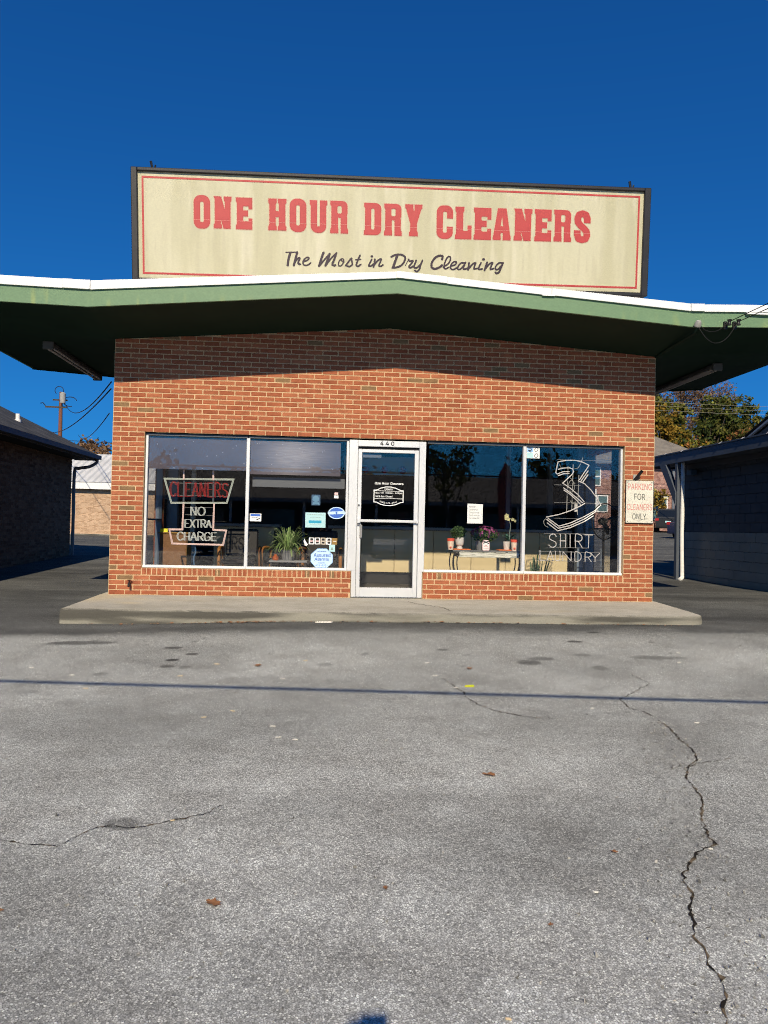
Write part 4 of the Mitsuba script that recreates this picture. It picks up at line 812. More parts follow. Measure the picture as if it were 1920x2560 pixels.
for i in range(70):
    a, e = r2.uniform(0, 2 * np.pi), r2.uniform(.1, 1.45) if i % 2 else r2.uniform(-.3, .8); d = np.array([math.cos(a) * math.cos(e), math.sin(a) * math.cos(e), math.sin(e)])
    c = np.array([5.19, .60, 1.06]) + d * np.array([.205, .155, .125]); pc = np.array([.36, .09, .24]) * r2.uniform(.5, 1.5) if c[0] > 5.12 else np.array([.13, .015, .09]) * r2.uniform(.6, 1.5)
    for q in range(7):
        b = q * .9; t = np.cross(d, [math.cos(b), math.sin(b), .3]); t /= np.linalg.norm(t); s = np.cross(d, t)
        ps.append(trimesh.Trimesh([c, c + t * .02 + s * .007 + d * .006, c + t * .026 + d * .008, c + t * .02 - s * .007 + d * .006], [[0, 1, 2], [0, 2, 3]], process=False)); cs.append(pc)
m_, c_ = leaves_mesh(ps, cs); col_add(k + '__blossoms', m_, c_, smooth=False)
k = thing('candy_jar', 'white and pink jar shaped card with a black bow', 'card'); js = U(rrect(5.137, TZ, 5.246, TZ + .125, .02), R4(5.155, TZ + .11, 5.23, TZ + .152))
add(k + '__card', ext_xz(js, .49, .496), 'pink_card'); add(k + '__label', ext_xz(js.buffer(-.010), .489, .49), 'paper'); add(k + '__bow', ext_xz(U(LineString([(5.155, TZ + .105), (5.19, TZ + .12), (5.23, TZ + .135)]).buffer(.006), LineString([(5.16, TZ + .135), (5.19, TZ + .12), (5.235, TZ + .1)]).buffer(.006)), .486, .489), 'black_vinyl')
add(k + '__print', ext_xz(U(R4(5.175, TZ + .07, 5.21, TZ + .078), R4(5.165, TZ + .05, 5.222, TZ + .056), R4(5.155, TZ + .025, 5.23, TZ + .03)), .4875, .489), 'faded_red')
k = thing('orchid', 'pale yellow orchid with dark strap leaves', 'potted plant')
add(k + '__pot', lathe([(0, 0), (.04, 0), (.055, .12), (.05, .12), (.036, .01), (0, .01)], 18, (5.53, .64, TZ + .0145)), 'white_ceramic', smooth=30)
ps, cs = [], []
for i in range(15):
    a = r2.uniform(0, 2 * np.pi); L = r2.uniform(.09, .17); b = (5.56, .62, .97); ps.append(blade(b, (b[0] + L * math.cos(a), b[1] + L * .8 * math.sin(a), b[2] + r2.uniform(.0, .13)), r2.uniform(.03, .045), .04)); cs.append(np.array([.05, .11, .085]) * r2.uniform(.6, 1.6))
m_, c_ = leaves_mesh(ps, cs); col_add(k + '__leaves', m_, c_)
add(k + '__stem', tube(smoothpts([(5.56, .62, .98), (5.57, .62, 1.1), (5.575, .61, 1.22), (5.545, .59, 1.31), (5.62, .58, 1.285)]), .005, 6), 'pale_green_ink', smooth=True)
ps, cs = [], []
for (cx, cz, s) in ((5.51, 1.345, 1.), (5.535, 1.30, .8), (5.60, 1.295, .7), (5.64, 1.275, .55), (5.505, 1.31, .8)):
    for q in range(5):
        a = q * 1.2566 + cx * 40; t = np.array([math.cos(a), -.25, math.sin(a)]) * .04 * s; w = np.array([-math.sin(a), 0, math.cos(a)]) * .017 * s; c = np.array([cx, .58, cz])
        ps.append(trimesh.Trimesh([c, c + t * .6 + w, c + t, c + t * .6 - w], [[0, 1, 2], [0, 2, 3]], process=False)); cs.append(np.array([.62, .60, .33]) * r2.uniform(.8, 1.1))
m_, c_ = leaves_mesh(ps, cs); col_add(k + '__blossoms', m_, c_, smooth=False)
k = thing('pedestal_fan', 'black pedestal fan behind the neon shirt laundry sign', 'fan'); c0 = np.array([7.03, .7, 1.30])
add(k + '__pole', tube([(7.03, .74, FZ + .03), (7.03, .74, 1.28)], .016, 10), 'black_plastic', smooth=40); add(k + '__base', lathe([(0, 0), (.2, 0), (.2, .015), (.03, .035), (0, .035)], 28, (7.03, .74, FZ)), 'black_plastic', smooth=40)
add(k + '__guard', cat(*[tube([(c0[0] + R * .72 * math.cos(t), c0[1] + yy, c0[2] + R * math.sin(t)) for t in np.linspace(0, 2 * np.pi, 40)], rr, 6, cap=False) for R, yy, rr in ((.27, 0, .009), (.25, -.05, .0025), (.2, -.07, .0025), (.14, -.08, .0025), (.08, -.085, .003), (.25, .05, .0025), (.15, .07, .0025))],
    *[tube([(c0[0], c0[1] - .085, c0[2]), (c0[0] + .14 * math.cos(t), c0[1] - .08, c0[2] + .19 * math.sin(t)), (c0[0] + .194 * math.cos(t), c0[1], c0[2] + .27 * math.sin(t))], .0018, 4) for t in np.linspace(0, 2 * np.pi, 30, endpoint=False)]), 'black_plastic', smooth=True)
add(k + '__motor', tf(lathe([(0, -.06), (.05, -.05), (.06, 0), (.05, .08), (0, .1)], 18), (c0[0], c0[1] + .08, c0[2]), rx=-math.pi / 2), 'black_plastic', smooth=40)
for q in range(4):
    a = q * math.pi / 2 + .4; add(k + '__blade', blade(c0, c0 + np.array([.15 * math.cos(a), .02, .21 * math.sin(a)]), .13, 0), 'black_plastic')
k = thing('snake_plant', 'upright striped snake plant at the sill left of the neon laundry letters', 'potted plant')
add(k + '__pot', lathe([(0, 0), (.09, 0), (.12, .22), (.11, .22), (.08, .02), (0, .02)], 20, (5.92, .46, FZ)), 'grey_ceramic', smooth=30)
ps, cs = [], []
for i in range(17):
    x = 5.92 + r2.uniform(-.10, .10); h = r2.uniform(.22, .42); ps.append(blade((x, .46 + r2.uniform(-.06, .06), .38), (x + (x - 5.92) * .9 + r2.uniform(-.03, .03), .44, .38 + h), r2.uniform(.03, .045), 0)); cs.append(np.array([.05, .085, .045]) * r2.uniform(.6, 2.2))
m_, c_ = leaves_mesh(ps, cs); col_add(k + '__leaves', m_, c_)

# ------------------------------------------------------------------ cracks, leaves and litter on the lot
def crack(P, w, label, seed):
    rg = np.random.default_rng(seed); Q = []
    P = np.array(P, float)
    for a, b in zip(P[:-1], P[1:]):
        n = max(2, int(np.linalg.norm(b - a) / .018))
        for t in np.linspace(0, 1, n, endpoint=False): Q.append(a + (b - a) * t)
    Q.append(P[-1]); Q = np.array(Q); tg = np.gradient(Q, axis=0); tg /= np.linalg.norm(tg, axis=1, keepdims=True) + 1e-9; nr = np.c_[-tg[:, 1], tg[:, 0]]
    Q = Q + nr * (rg.normal(0, .003, len(Q)) + .006 * np.sin(np.cumsum(rg.normal(0, .9, len(Q)))))[:, None]; env = np.minimum(1, np.minimum(np.arange(len(Q)), np.arange(len(Q))[::-1]) / 8 + .15)
    ww = w * np.clip(rg.normal(.9, .6, len(Q)), .12, 2.2) * env
    L, R = Q + nr * (ww / 2)[:, None], Q - nr * (ww * rg.uniform(.3, .7, len(Q)))[:, None]; n = len(Q)
    Vv = np.array([(x, y, GZ(x, y) + .0035) for x, y in np.vstack([L, R])]); Ff = np.array([[i, n + i, n + i + 1, i + 1] for i in range(n - 1)])
    add('asphalt_crack', (Vv, Ff), 'crack_dirt'); lab([k for k in scene if k.startswith('asphalt_crack')][-1], label, 'crack', 'cracks in the asphalt')
crack([(5.159, -5.323), (5.143, -5.483), (5.116, -5.706), (5.088, -5.888), (5.069, -6.057), (5.026, -6.156), (4.909, -6.268), (4.831, -6.427), (4.798, -6.558), (4.765, -6.696), (4.752, -6.737), (4.653, -6.928), (4.611, -7.053), (4.573, -7.146), (4.569, -7.213), (4.445, -7.286), (4.366, -7.395), (4.292, -7.478), (4.267, -7.558), (4.265, -7.618), (4.211, -7.705), (4.192, -7.781), (4.149, -7.851), (4.127, -7.919), (4.138, -7.984), (4.111, -8.05), (4.11, -8.114), (4.1, -8.18), (4.051, -8.25), (4.028, -8.298), (3.98, -8.45)], .0082, 'long wide jagged crack running down the right side of the lot', 1)
crack([(5.48, -4.061), (5.533, -4.359), (5.279, -4.642), (5.089, -4.843), (5.07, -5.063), (5.139, -5.181), (5.159, -5.323)], .007, 'thin crooked crack crossing the cable shadow at the right', 2)
crack([(1.40, -7.09), (1.561, -7.118), (1.618, -7.124), (1.686, -7.157), (1.755, -7.169), (1.814, -7.181), (1.833, -7.129), (1.869, -7.064), (1.916, -6.997), (1.98, -6.98), (2.055, -7.005), (2.138, -6.983), (2.201, -6.951), (2.274, -6.914), (2.344, -6.872), (2.4, -6.796), (2.445, -6.729)], .0048, 'curved crack in the lower left of the lot', 3)
crack([(3.833, -4.215), (3.897, -4.464), (3.942, -4.666), (3.927, -4.797), (3.976, -4.985), (4.035, -5.105), (4.123, -5.219), (4.206, -5.275), (4.303, -5.329), (4.502, -5.355)], .007, 'thin crack beside the yellow scrap in the middle of the lot', 4)
crack([(4.85, -6.30), (5.0, -6.22), (5.2, -6.14), (5.35, -6.08)], .005, 'faint side branch off the wide jagged crack', 5)
def leaf_shape(s, rg, lobes=5):
    pts = []
    for t in np.linspace(0, 2 * np.pi, 22, endpoint=False):
        r = s * (.62 + .38 * abs(math.cos(t * lobes / 2))) * (1 if abs(math.cos(t)) < .9 else 1.15); r *= rg.uniform(.72, 1.15); pts.append((r * math.cos(t), r * .72 * math.sin(t)))
    pts = np.array(pts); Vv = np.vstack([[0, 0], pts]); z = .35 * s * (np.abs(Vv[:, 1] / s)) ** 1.5 + .12 * s * rg.uniform(0, 1, len(Vv)); n = len(pts)
    return trimesh.Trimesh(np.c_[Vv, z], [[0, 1 + i, 1 + (i + 1) % n] for i in range(n)], process=False)
rl = np.random.default_rng(21)
LV = [(2.502, -7.633, .032, 'large brown leaf lying left of the middle of the lot'), (3.768, -6.389, .038, 'tan leaf lying in the middle of the lot'), (4.129, -3.918, .040, 'orange leaf beyond the cable shadow near the yellow scrap'), (4.1, -7.277, .017, 'small reddish leaf near the jagged crack'),
      (3.121, -7.542, .014, 'tiny pale leaf below the tan leaf'), (3.67, -7.807, .012, 'tiny brown leaf in the right foreground'), (1.784, -7.659, .012, 'tiny rust leaf at the left edge of the lot'), (2.325, -3.852, .045, 'dark brown leaf between the cable shadow and the walkway')]
for x, y, s, l in LV:
    k = num('fallen_leaf'); scene[k] = mikit.ply(tf(leaf_shape(s, rl), (x, y, float(GZ(x, y)) + .004), rz=rl.uniform(0, 6)), 'dead_leaf'); lab(k, l, 'leaf', 'fallen leaves on the lot')
def scrap(x, y, a, b, m_, name, label, catg, group=None):
    k = num(name); s = rl.uniform(.6, 1.4, 4); g = np.array([(-a * s[0], -b), (a, -b * s[1]), (a * s[2], b), (-a, b * s[3])])
    top = [(q[0], q[1], .004 + .3 * b * rl.uniform()) for q in g]; bot = [(q[0], q[1], 0) for q in g]
    m = trimesh.convex.convex_hull(np.array(top + bot)); scene[k] = mikit.ply(tf(m, (x, y, float(GZ(x, y)) + .002), rz=rl.uniform(-.6, .6)), m_); lab(k, label, catg, group)
scrap(4.02, -4.49, .034, .016, 'litter_yellow', 'yellow_scrap', 'bright yellow scrap lying just behind the cable shadow', 'litter')
scrap(2.876, -1.83, .075, .03, 'litter_white', 'paper_scrap', 'flattened white paper at the foot of the walkway', 'litter')
WH = [(2.105, -5.335, 1), (2.273, -5.181, 1), (2.568, -5.53, 0), (2.615, -5.754, 0), (2.717, -5.798, 0), (2.558, -4.279, 0), (1.974, -3.793, 1), (2.721, -3.669, 1), (.894, -4.181, 0), (1.127, -4.592, 1), (1.74, -4.198, 1), (.491, -3.924, 0), (4.786, -5.096, 0), (3.798, -4.157, 0), (3.903, -4.532, 0), (3.788, -3.725, 0), (6.279, -3.285, 0), (6.11, -3.661, 0), (5.379, -5.44, 0), (3.904, -7.599, 0), (4.523, -7.262, 0), (2.223, -6.937, 1), (3.41, -8.27, 1)]
WL = ['straw bit in the middle left of the lot, the nearer of two close together', 'straw bit in the middle left of the lot, the farther of two close together', 'white flake in the open middle of the lot, farthest of a trio', 'white flake in the open middle of the lot, middle of a trio', 'white flake in the open middle of the lot, nearest of a trio',
      'white flake just behind the cable shadow, left of the yellow scrap', 'straw bit between the oil spots and the cable shadow at the left', 'straw bit beyond the dark brown leaf', 'white flake just behind the left end of the cable shadow', 'straw bit just before the left end of the cable shadow', 'straw bit just behind the cable shadow below the oil spots', 'white flake far out at the left edge of the lot',
      'white flake before the cable shadow near the thin crack', 'white flake left of the orange leaf', 'white flake right beside the thin crack and the yellow scrap', 'white flake beyond the others in the middle of the lot', 'white flake at the far right of the lot, farther of two', 'white flake at the far right of the lot, nearer of two', 'white flake right of the long jagged crack', 'white flake in the near foreground below the reddish leaf', 'white flake lying in the bend of the long jagged crack', 'straw bit at the end of the curved left crack', 'straw twig at the bottom edge of the picture']
for (x, y, st), l in zip(WH, WL):
    s = .015 if y < -5 else .019
    if y < -6: s = .009
    scrap(x, y, s, s * .28, 'litter_straw' if st else 'litter_white', 'straw_bit' if st else 'litter_flake', l, 'litter', 'straw bits scattered on the lot' if st else 'white litter flakes scattered on the lot')
pcs = []
for i in range(150):
    x = rl.uniform(.2, 7.2) if i % 3 else rl.normal(1.9, .4); y = -1.76 - abs(rl.normal(0, .03)); s = rl.uniform(.008, .026)
    pcs.append(tf(leaf_shape(s, rl), (x, y - .01, float(GZ(x, y)) + .004 + s * .3), rz=rl.uniform(0, 6), rx=rl.uniform(-.5, .5)))
add('leaf_litter', cat(*pcs), 'dead_leaf')
gr = []
for i in range(900):
    y = -rl.uniform(2.2, 8.6); x = rl.uniform(2.87 - .56 * (10.4 + y), 2.87 + .68 * (10.4 + y)); q = rl.uniform(.0018, .0048)
    if i % 3 == 0:
        t = rl.uniform(0, 1); x = 5.15 - 1.1 * t + rl.normal(0, .10); y = -5.4 - 2.9 * t
    gr.append(tf(trimesh.convex.convex_hull(rl.normal(0, q, (7, 3))), (x, y, float(GZ(x, y)) + q * .8)))
add('loose_grit', cat(*gr), 'grit'); lab('loose_grit', 'loose grit scattered over the asphalt and along the jagged crack', 'grit', kind='stuff'); lab('leaf_litter', 'brown leaf crumbs gathered along the foot of the walkway', 'leaf litter', kind='stuff')

# ------------------------------------------------------------------ left neighbour
L_ = thing('brick_house', 'low brown brick building with a dark shingle roof in shade on the left', 'building')
add(L_ + '__wall', cat(box(-14, -4.17, -1, 11.19, -.3, 3.05)), 'dull_mortar')
bl = []
for r in range(-2, 45):
    z0 = r * .0667
    for kk in range(0, 44):
        y0 = 2.6 + kk * .203 + (.1 if r % 2 else 0); y1 = min(y0 + .193, 11.2)
        if y1 - y0 > .05: bl.append(box(-4.2, -4.16 + rng.normal(0, .001), y0, y1, z0, z0 + .057))
add(L_ + '__brickwork', cat(*bl), 'dull_brick'); lab(L_ + '__brickwork', kind='stuff')
rf = [(-3.6, 3.02), (-9.1, 5.66), (-14.6, 3.02)]
def roofslab(x0, z0, x1, z1, y0, y1, t):
    return cat(quad((x0, y0, z0), (x0, y1, z0), (x1, y1, z1), (x1, y0, z1)), quad((x0, y0, z0 - t), (x0, y1, z0 - t), (x1, y1, z1 - t), (x1, y0, z1 - t)), quad((x0, y0, z0 - t), (x0, y0, z0), (x1, y0, z1), (x1, y0, z1 - t)), quad((x0, y1, z0 - t), (x0, y1, z0), (x1, y1, z1), (x1, y1, z1 - t)))
add(L_ + '__roof', cat(roofslab(-3.6, 3.02, -9.1, 5.66, -1.4, 11.6, .05), roofslab(-14.6, 3.02, -9.1, 5.66, -1.4, 11.6, .05), ext_xz(Polygon([(-4.17, 3.04), (-9.1, 5.55), (-14, 3.04)]), 11.0, 11.19)), 'dark_shingle')
add(L_ + '__soffit', box(-4.16, -3.63, -1.4, 11.55, 2.84, 2.86), 'dark_trim'); add(L_ + '__fascia', box(-3.63, -3.605, -1.4, 11.55, 2.83, 2.985), 'dark_trim')
add(L_ + '__gutter', cat(box(-3.604, -3.49, -1.4, 11.62, 2.875, 2.885), box(-3.50, -3.49, -1.4, 11.62, 2.885, 2.985), box(-3.604, -3.49, 11.6, 11.62, 2.885, 2.98)), 'slate_paint')
add(L_ + '__downspout', tube(smoothpts([(-3.56, 11.45, 2.87), (-3.58, 11.45, 2.78), (-3.75, 11.4, 2.66), (-4.02, 11.35, 2.60), (-4.12, 11.3, 2.48), (-4.12, 11.3, 1.2), (-4.12, 11.3, .15)], 5), .045, 8), 'grey_laminate', smooth=40)
add(L_ + '__vent_pipe', cat(tube([(-4.74, 8.9, 3.50), (-4.74, 8.9, 3.74)], .05, 12), tube([(-4.74, 8.9, 3.52), (-4.74, 8.9, 3.60)], .08, 12)), 'white_trim', smooth=40)
# ---- tan building far left
A_ = thing('tan_building', 'far tan brick building with a pale metal roof between the shops', 'building')
add(A_ + '__wall', box(-40, -7, 40, 52, -.2, 3.2), 'tan_brick'); add(A_ + '__fascia', box(-40.4, -6.6, 39.55, 39.65, 3.2, 3.62), 'white_trim'); add(A_ + '__soffit', box(-40.4, -6.6, 39.65, 40.0, 3.2, 3.24), 'dark_trim')
add(A_ + '__roof', cat(quad((-40.4, 39.5, 3.64), (-6.6, 39.5, 3.64), (-6.6, 46, 6.0), (-40.4, 46, 6.0)), quad((-40.4, 52.5, 3.64), (-6.6, 52.5, 3.64), (-6.6, 46, 6.0), (-40.4, 46, 6.0))), 'roof_metal')
add(A_ + '__footing', box(-40, -7, 39.2, 39.99, -.1, .32), 'concrete')

# ------------------------------------------------------------------ right neighbour
Q_ = thing('block_building', 'dark grey block building with a slate metal eave on the right', 'building')
X0 = 11.65
add(Q_ + '__wall', box(X0 + .012, 22, -3, 8.0, -.2, 2.93), 'block_joint')
nb = 0
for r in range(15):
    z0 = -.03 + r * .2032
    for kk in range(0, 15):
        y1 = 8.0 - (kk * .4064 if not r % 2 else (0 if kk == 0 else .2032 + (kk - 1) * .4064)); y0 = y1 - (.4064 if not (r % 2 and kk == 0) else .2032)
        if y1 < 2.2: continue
        add(Q_ + '__wall__block', cbox(X0 - .004 + rng.normal(0, .0015), X0 + .03, y0 + .004, y1 - .004, z0 + .004, min(z0 + .1992, 2.92), .005), 'block_pale' if r < 6 else 'block_dark'); nb += 1  # lower courses get the paler colour, upper courses the darker one
add(Q_ + '__eave', cat(cbox(11.05, 11.09, -3, 8.62, 2.80, 3.03, .006), box(11.09, 22, 8.58, 8.62, 2.80, 3.03)), 'slate_paint'); add(Q_ + '__roof', cat(box(11.03, 22.3, -3, 8.66, 3.031, 3.06)), 'slate_paint')
add(Q_ + '__soffit', box(11.09, X0 + .01, -3, 8.58, 2.83, 2.86), 'slate_paint'); add(Q_ + '__trim_board', box(X0 - .03, X0 - .006, -3, 7.98, 2.70, 2.825), 'slate_paint')
for y in np.linspace(-2, 8.3, 13): add(Q_ + '__roof__screw', trimesh.convex.convex_hull(np.array([(11.02, y - .04, 3.045), (11.02, y + .04, 3.045), (11.06, y - .04, 3.075), (11.06, y + .04, 3.075), (11.1, y, 3.065), (11.06, y, 3.045)])), 'white_trim')
add(Q_ + '__brace', trimesh.convex.convex_hull(np.array([(x, y, z) for x in (11.03, 11.13) for y, z in ((6.86, 1.80), (6.86, 2.12), (7.40, 2.80), (7.72, 2.80))])), 'slate_paint'); add(Q_ + '__post', cbox(11.055, 11.125, 6.82, 6.94, .03, 2.80, .006), 'slate_paint')
add(Q_ + '__downspout', cat(tube(smoothpts([(11.17, 6.78, 2.80), (11.172, 6.78, 2.0), (11.165, 6.78, 1.15), (11.18, 6.78, .25), (11.17, 6.76, .12), (11.08, 6.70, .07)], 6), .047, 10)), 'white_metal', smooth=True); lab(Q_ + '__downspout', 'dented white downspout')
add(Q_ + '__wall_light', cat(cbox(X0 - .14, X0 - .005, 7.05, 7.3, 2.55, 2.68, .01), tube([(X0 - .03, 7.45, 2.68), (X0 - .08, 7.45, 2.60)], .03, 8)), 'slate_blue')
add(Q_ + '__rear_wall', box(X0 + .1, 22, 8.0, 8.05, -.1, 2.8), 'block_pale')
H_ = thing('grey_gable', 'grey sided gable with a pale rake standing on the block building roof', 'gable')
gp = [(9.5, 3.07), (2.4, 5.60), (-4.7, 3.07)]
def ext_yz(poly, x0, x1):
    m = trimesh.creation.extrude_polygon(Polygon(poly), x1 - x0, engine='earcut'); v = m.vertices.copy(); m.vertices = np.stack([x0 + v[:, 2], v[:, 0], v[:, 1]], 1); return m
add(H_ + '__wall', ext_yz(gp, 13.6, 13.75), 'grey_siding')
for (ya, za), (yb, zb) in ((gp[0], gp[1]), (gp[2], gp[1])):
    add(H_ + '__rake', ext_yz([(ya, za), (yb, zb), (yb, zb - .17), (ya, za - .0), ], 13.40, 13.46), 'pale_rake')
    add(H_ + '__roof', cat(quad((13.38, ya * 1.02, za + .02), (13.38, yb, zb + .03), (21, yb, zb + .03), (21, ya * 1.02, za + .02))), 'dark_shingle')

# ------------------------------------------------------------------ apartment house
P_ = thing('apartment_building', 'two storey red brick apartment building with white windows beyond the lot', 'building')
AY = 48.0
add(P_ + '__wall', box(8, 31.2, AY, 62, .4, 6.5), 'apartment_brick')
add(P_ + '__corner_board', box(31.0, 31.3, AY - .1, AY - .02, 1.0, 6.3), 'white_trim'); add(P_ + '__downspout', box(30.2, 30.38, AY - .14, AY - .01, 1.0, 6.3), 'grey_siding')
add(P_ + '__soffit', box(7.4, 34.3, 47.3, 62.6, 6.5, 6.55), 'white_trim'); add(P_ + '__fascia', box(7.4, 34.3, 47.22, 47.3, 6.5, 6.75), 'grey_siding')
ex = np.array([(7.4, 47.25, 6.76), (34.3, 47.25, 6.76), (34.3, 62.6, 6.76), (7.4, 62.6, 6.76), (14.5, 55, 11.3), (27.2, 55, 11.3)])
add(P_ + '__roof', trimesh.Trimesh(ex, [[0, 1, 5], [0, 5, 4], [1, 2, 5], [2, 3, 4], [2, 4, 5], [3, 0, 4]], process=False), 'grey_shingle')
def awin(x0, x1, z0, z1):
    k = num(P_ + '__window')
    add(k + '__frame', cat(box(x0, x1, AY - .08, AY - .005, z0, z0 + .09), box(x0, x1, AY - .08, AY - .005, z1 - .09, z1), box(x0, x0 + .09, AY - .079, AY - .006, z0 + .09, z1 - .09), box(x1 - .09, x1, AY - .079, AY - .006, z0 + .09, z1 - .09), box(x0 + .09, x1 - .09, AY - .078, AY - .006, (z0 + z1) / 2 - .05, (z0 + z1) / 2 + .05)), 'white_trim')
    add(k + '__pane', quad((x0 + .09, AY - .03, z0 + .09), (x1 - .09, AY - .03, z0 + .09), (x1 - .09, AY - .03, z1 - .09), (x0 + .09, AY - .03, z1 - .09)), 'window_glass')
for x in (12.5, 16.0, 23.35, 27.6): awin(x, x + 1.05, 4.75, 6.25); 
for x in (12.0, 16.0): awin(x, x + 1.6, 2.4, 4.0)
awin(23.2, 24.1, 2.7, 4.05); awin(24.13, 25.0, 2.7, 4.05); awin(28.6, 29.85, 2.2, 4.05)
for x in (23.9, 28.55): add(P_ + '__keystone', box(x - .18, x + .18, AY - .06, AY - .005, 4.1, 4.5), 'white_trim')
add(P_ + '__lintel', cat(box(27.9, 30.0, AY - .05, AY - .005, 4.06, 4.12), box(22.9, 25.2, AY - .05, AY - .005, 4.06, 4.12)), 'dark_trim')

# ------------------------------------------------------------------ cars
def car(x, y, z, rz, paint, label, suv=True, group=None, L=4.7):
    k = thing('parked_car', label, 'car', group); h = 1.72 if suv else 1.45; w = .93
    def P(m): return tf(m, (x, y, z), rz)
    def hull(pts): return trimesh.convex.convex_hull(np.array(pts))
    low = [(sx * w * q, yy, zz) for sx in (-1, 1) for yy, zz, q in ((-L / 2, .45, .86), (-L / 2 + .05, .30, .9), (-L / 2, .95, .9), (-L / 2 + .3, .28, .98), (-L / 2 + .35, 1.0, .98), (L / 2 - .3, .28, .95), (L / 2, .4, .8), (L / 2 - .02, .72, .8), (L / 2 - .9, .98, .94), (0, .62, 1.0), (-1, .62, 1.0))]
    back = -L / 2 + (.12 if suv else .55)
    cab = [(sx * q, yy, zz) for sx in (-1, 1) for yy, zz, q in ((back, .98, .84), (back + .35, h - .06, .66), (back + .8, h, .66), (.35, h - .03, .64), (1.25, .98, .84))]
    add(k + '__body', P(hull(low)), paint, smooth=35); add(k + '__cabin', P(hull(cab)), paint, smooth=35)
    def pane(q, name): add(k + '__' + name, P(hull([(a, b, c) for a, b, c in q] + [(a * .97, b * .995, c - .004) for a, b, c in q])), 'car_glass')
    pane([(s * .74, back + .07 - .02, 1.10) for s in (-1, 1)] + [(s * .62, back + .30 - .02, h - .14) for s in (-1, 1)], 'rear_window')
    pane([(s * .78, 1.20 + .02, 1.05) for s in (-1, 1)] + [(s * .62, .42 + .03, h - .10) for s in (-1, 1)], 'windscreen')
    for s in (-1, 1):
        q = [(s * .835, back + .35, 1.04), (s * .835, 1.05, 1.04), (s * .68, .32, h - .12), (s * .68, back + .55, h - .12)]
        add(k + '__side_window', P(hull([(a, b, c) for a, b, c in q] + [(a - s * .03, b, c) for a, b, c in q])), 'car_glass')
        add(k + '__taillight', P(cbox(s * .86, s * .62, -L / 2 - .012, -L / 2 + .1, .80, .98, .02)), 'tail_red')
        for yy in (-L / 2 + .95, L / 2 - .95):
            t = tf(lathe([(.0, -.11), (.30, -.11), (.35, -.08), (.35, .08), (.30, .11), (0, .11)], 22), (s * (w - .08), yy, .35), ry=math.pi / 2)
            add(k + '__wheel', P(t), 'rubber', smooth=35); add(k + '__wheel_rim', P(tf(lathe([(0, -.01), (.2, -.01), (.22, .01), (0, .02)], 16), (s * (w + .035), yy, .35), ry=s * math.pi / 2)), 'grey_laminate')
    add(k + '__plate', P(box(-.2, .2, -L / 2 - .014, -L / 2 - .004, .68, .80)), 'pale_blue')
car(28.35, 44.5, float(G(28, 44)), -.45, 'car_black', 'black sport utility car parked by the apartment building, seen from behind', True, L=4.8)
car(25.7, 34.0, float(G(25.7, 34)), -1.1, 'car_blue', 'dark blue car mostly hidden behind the slanted brace', False)

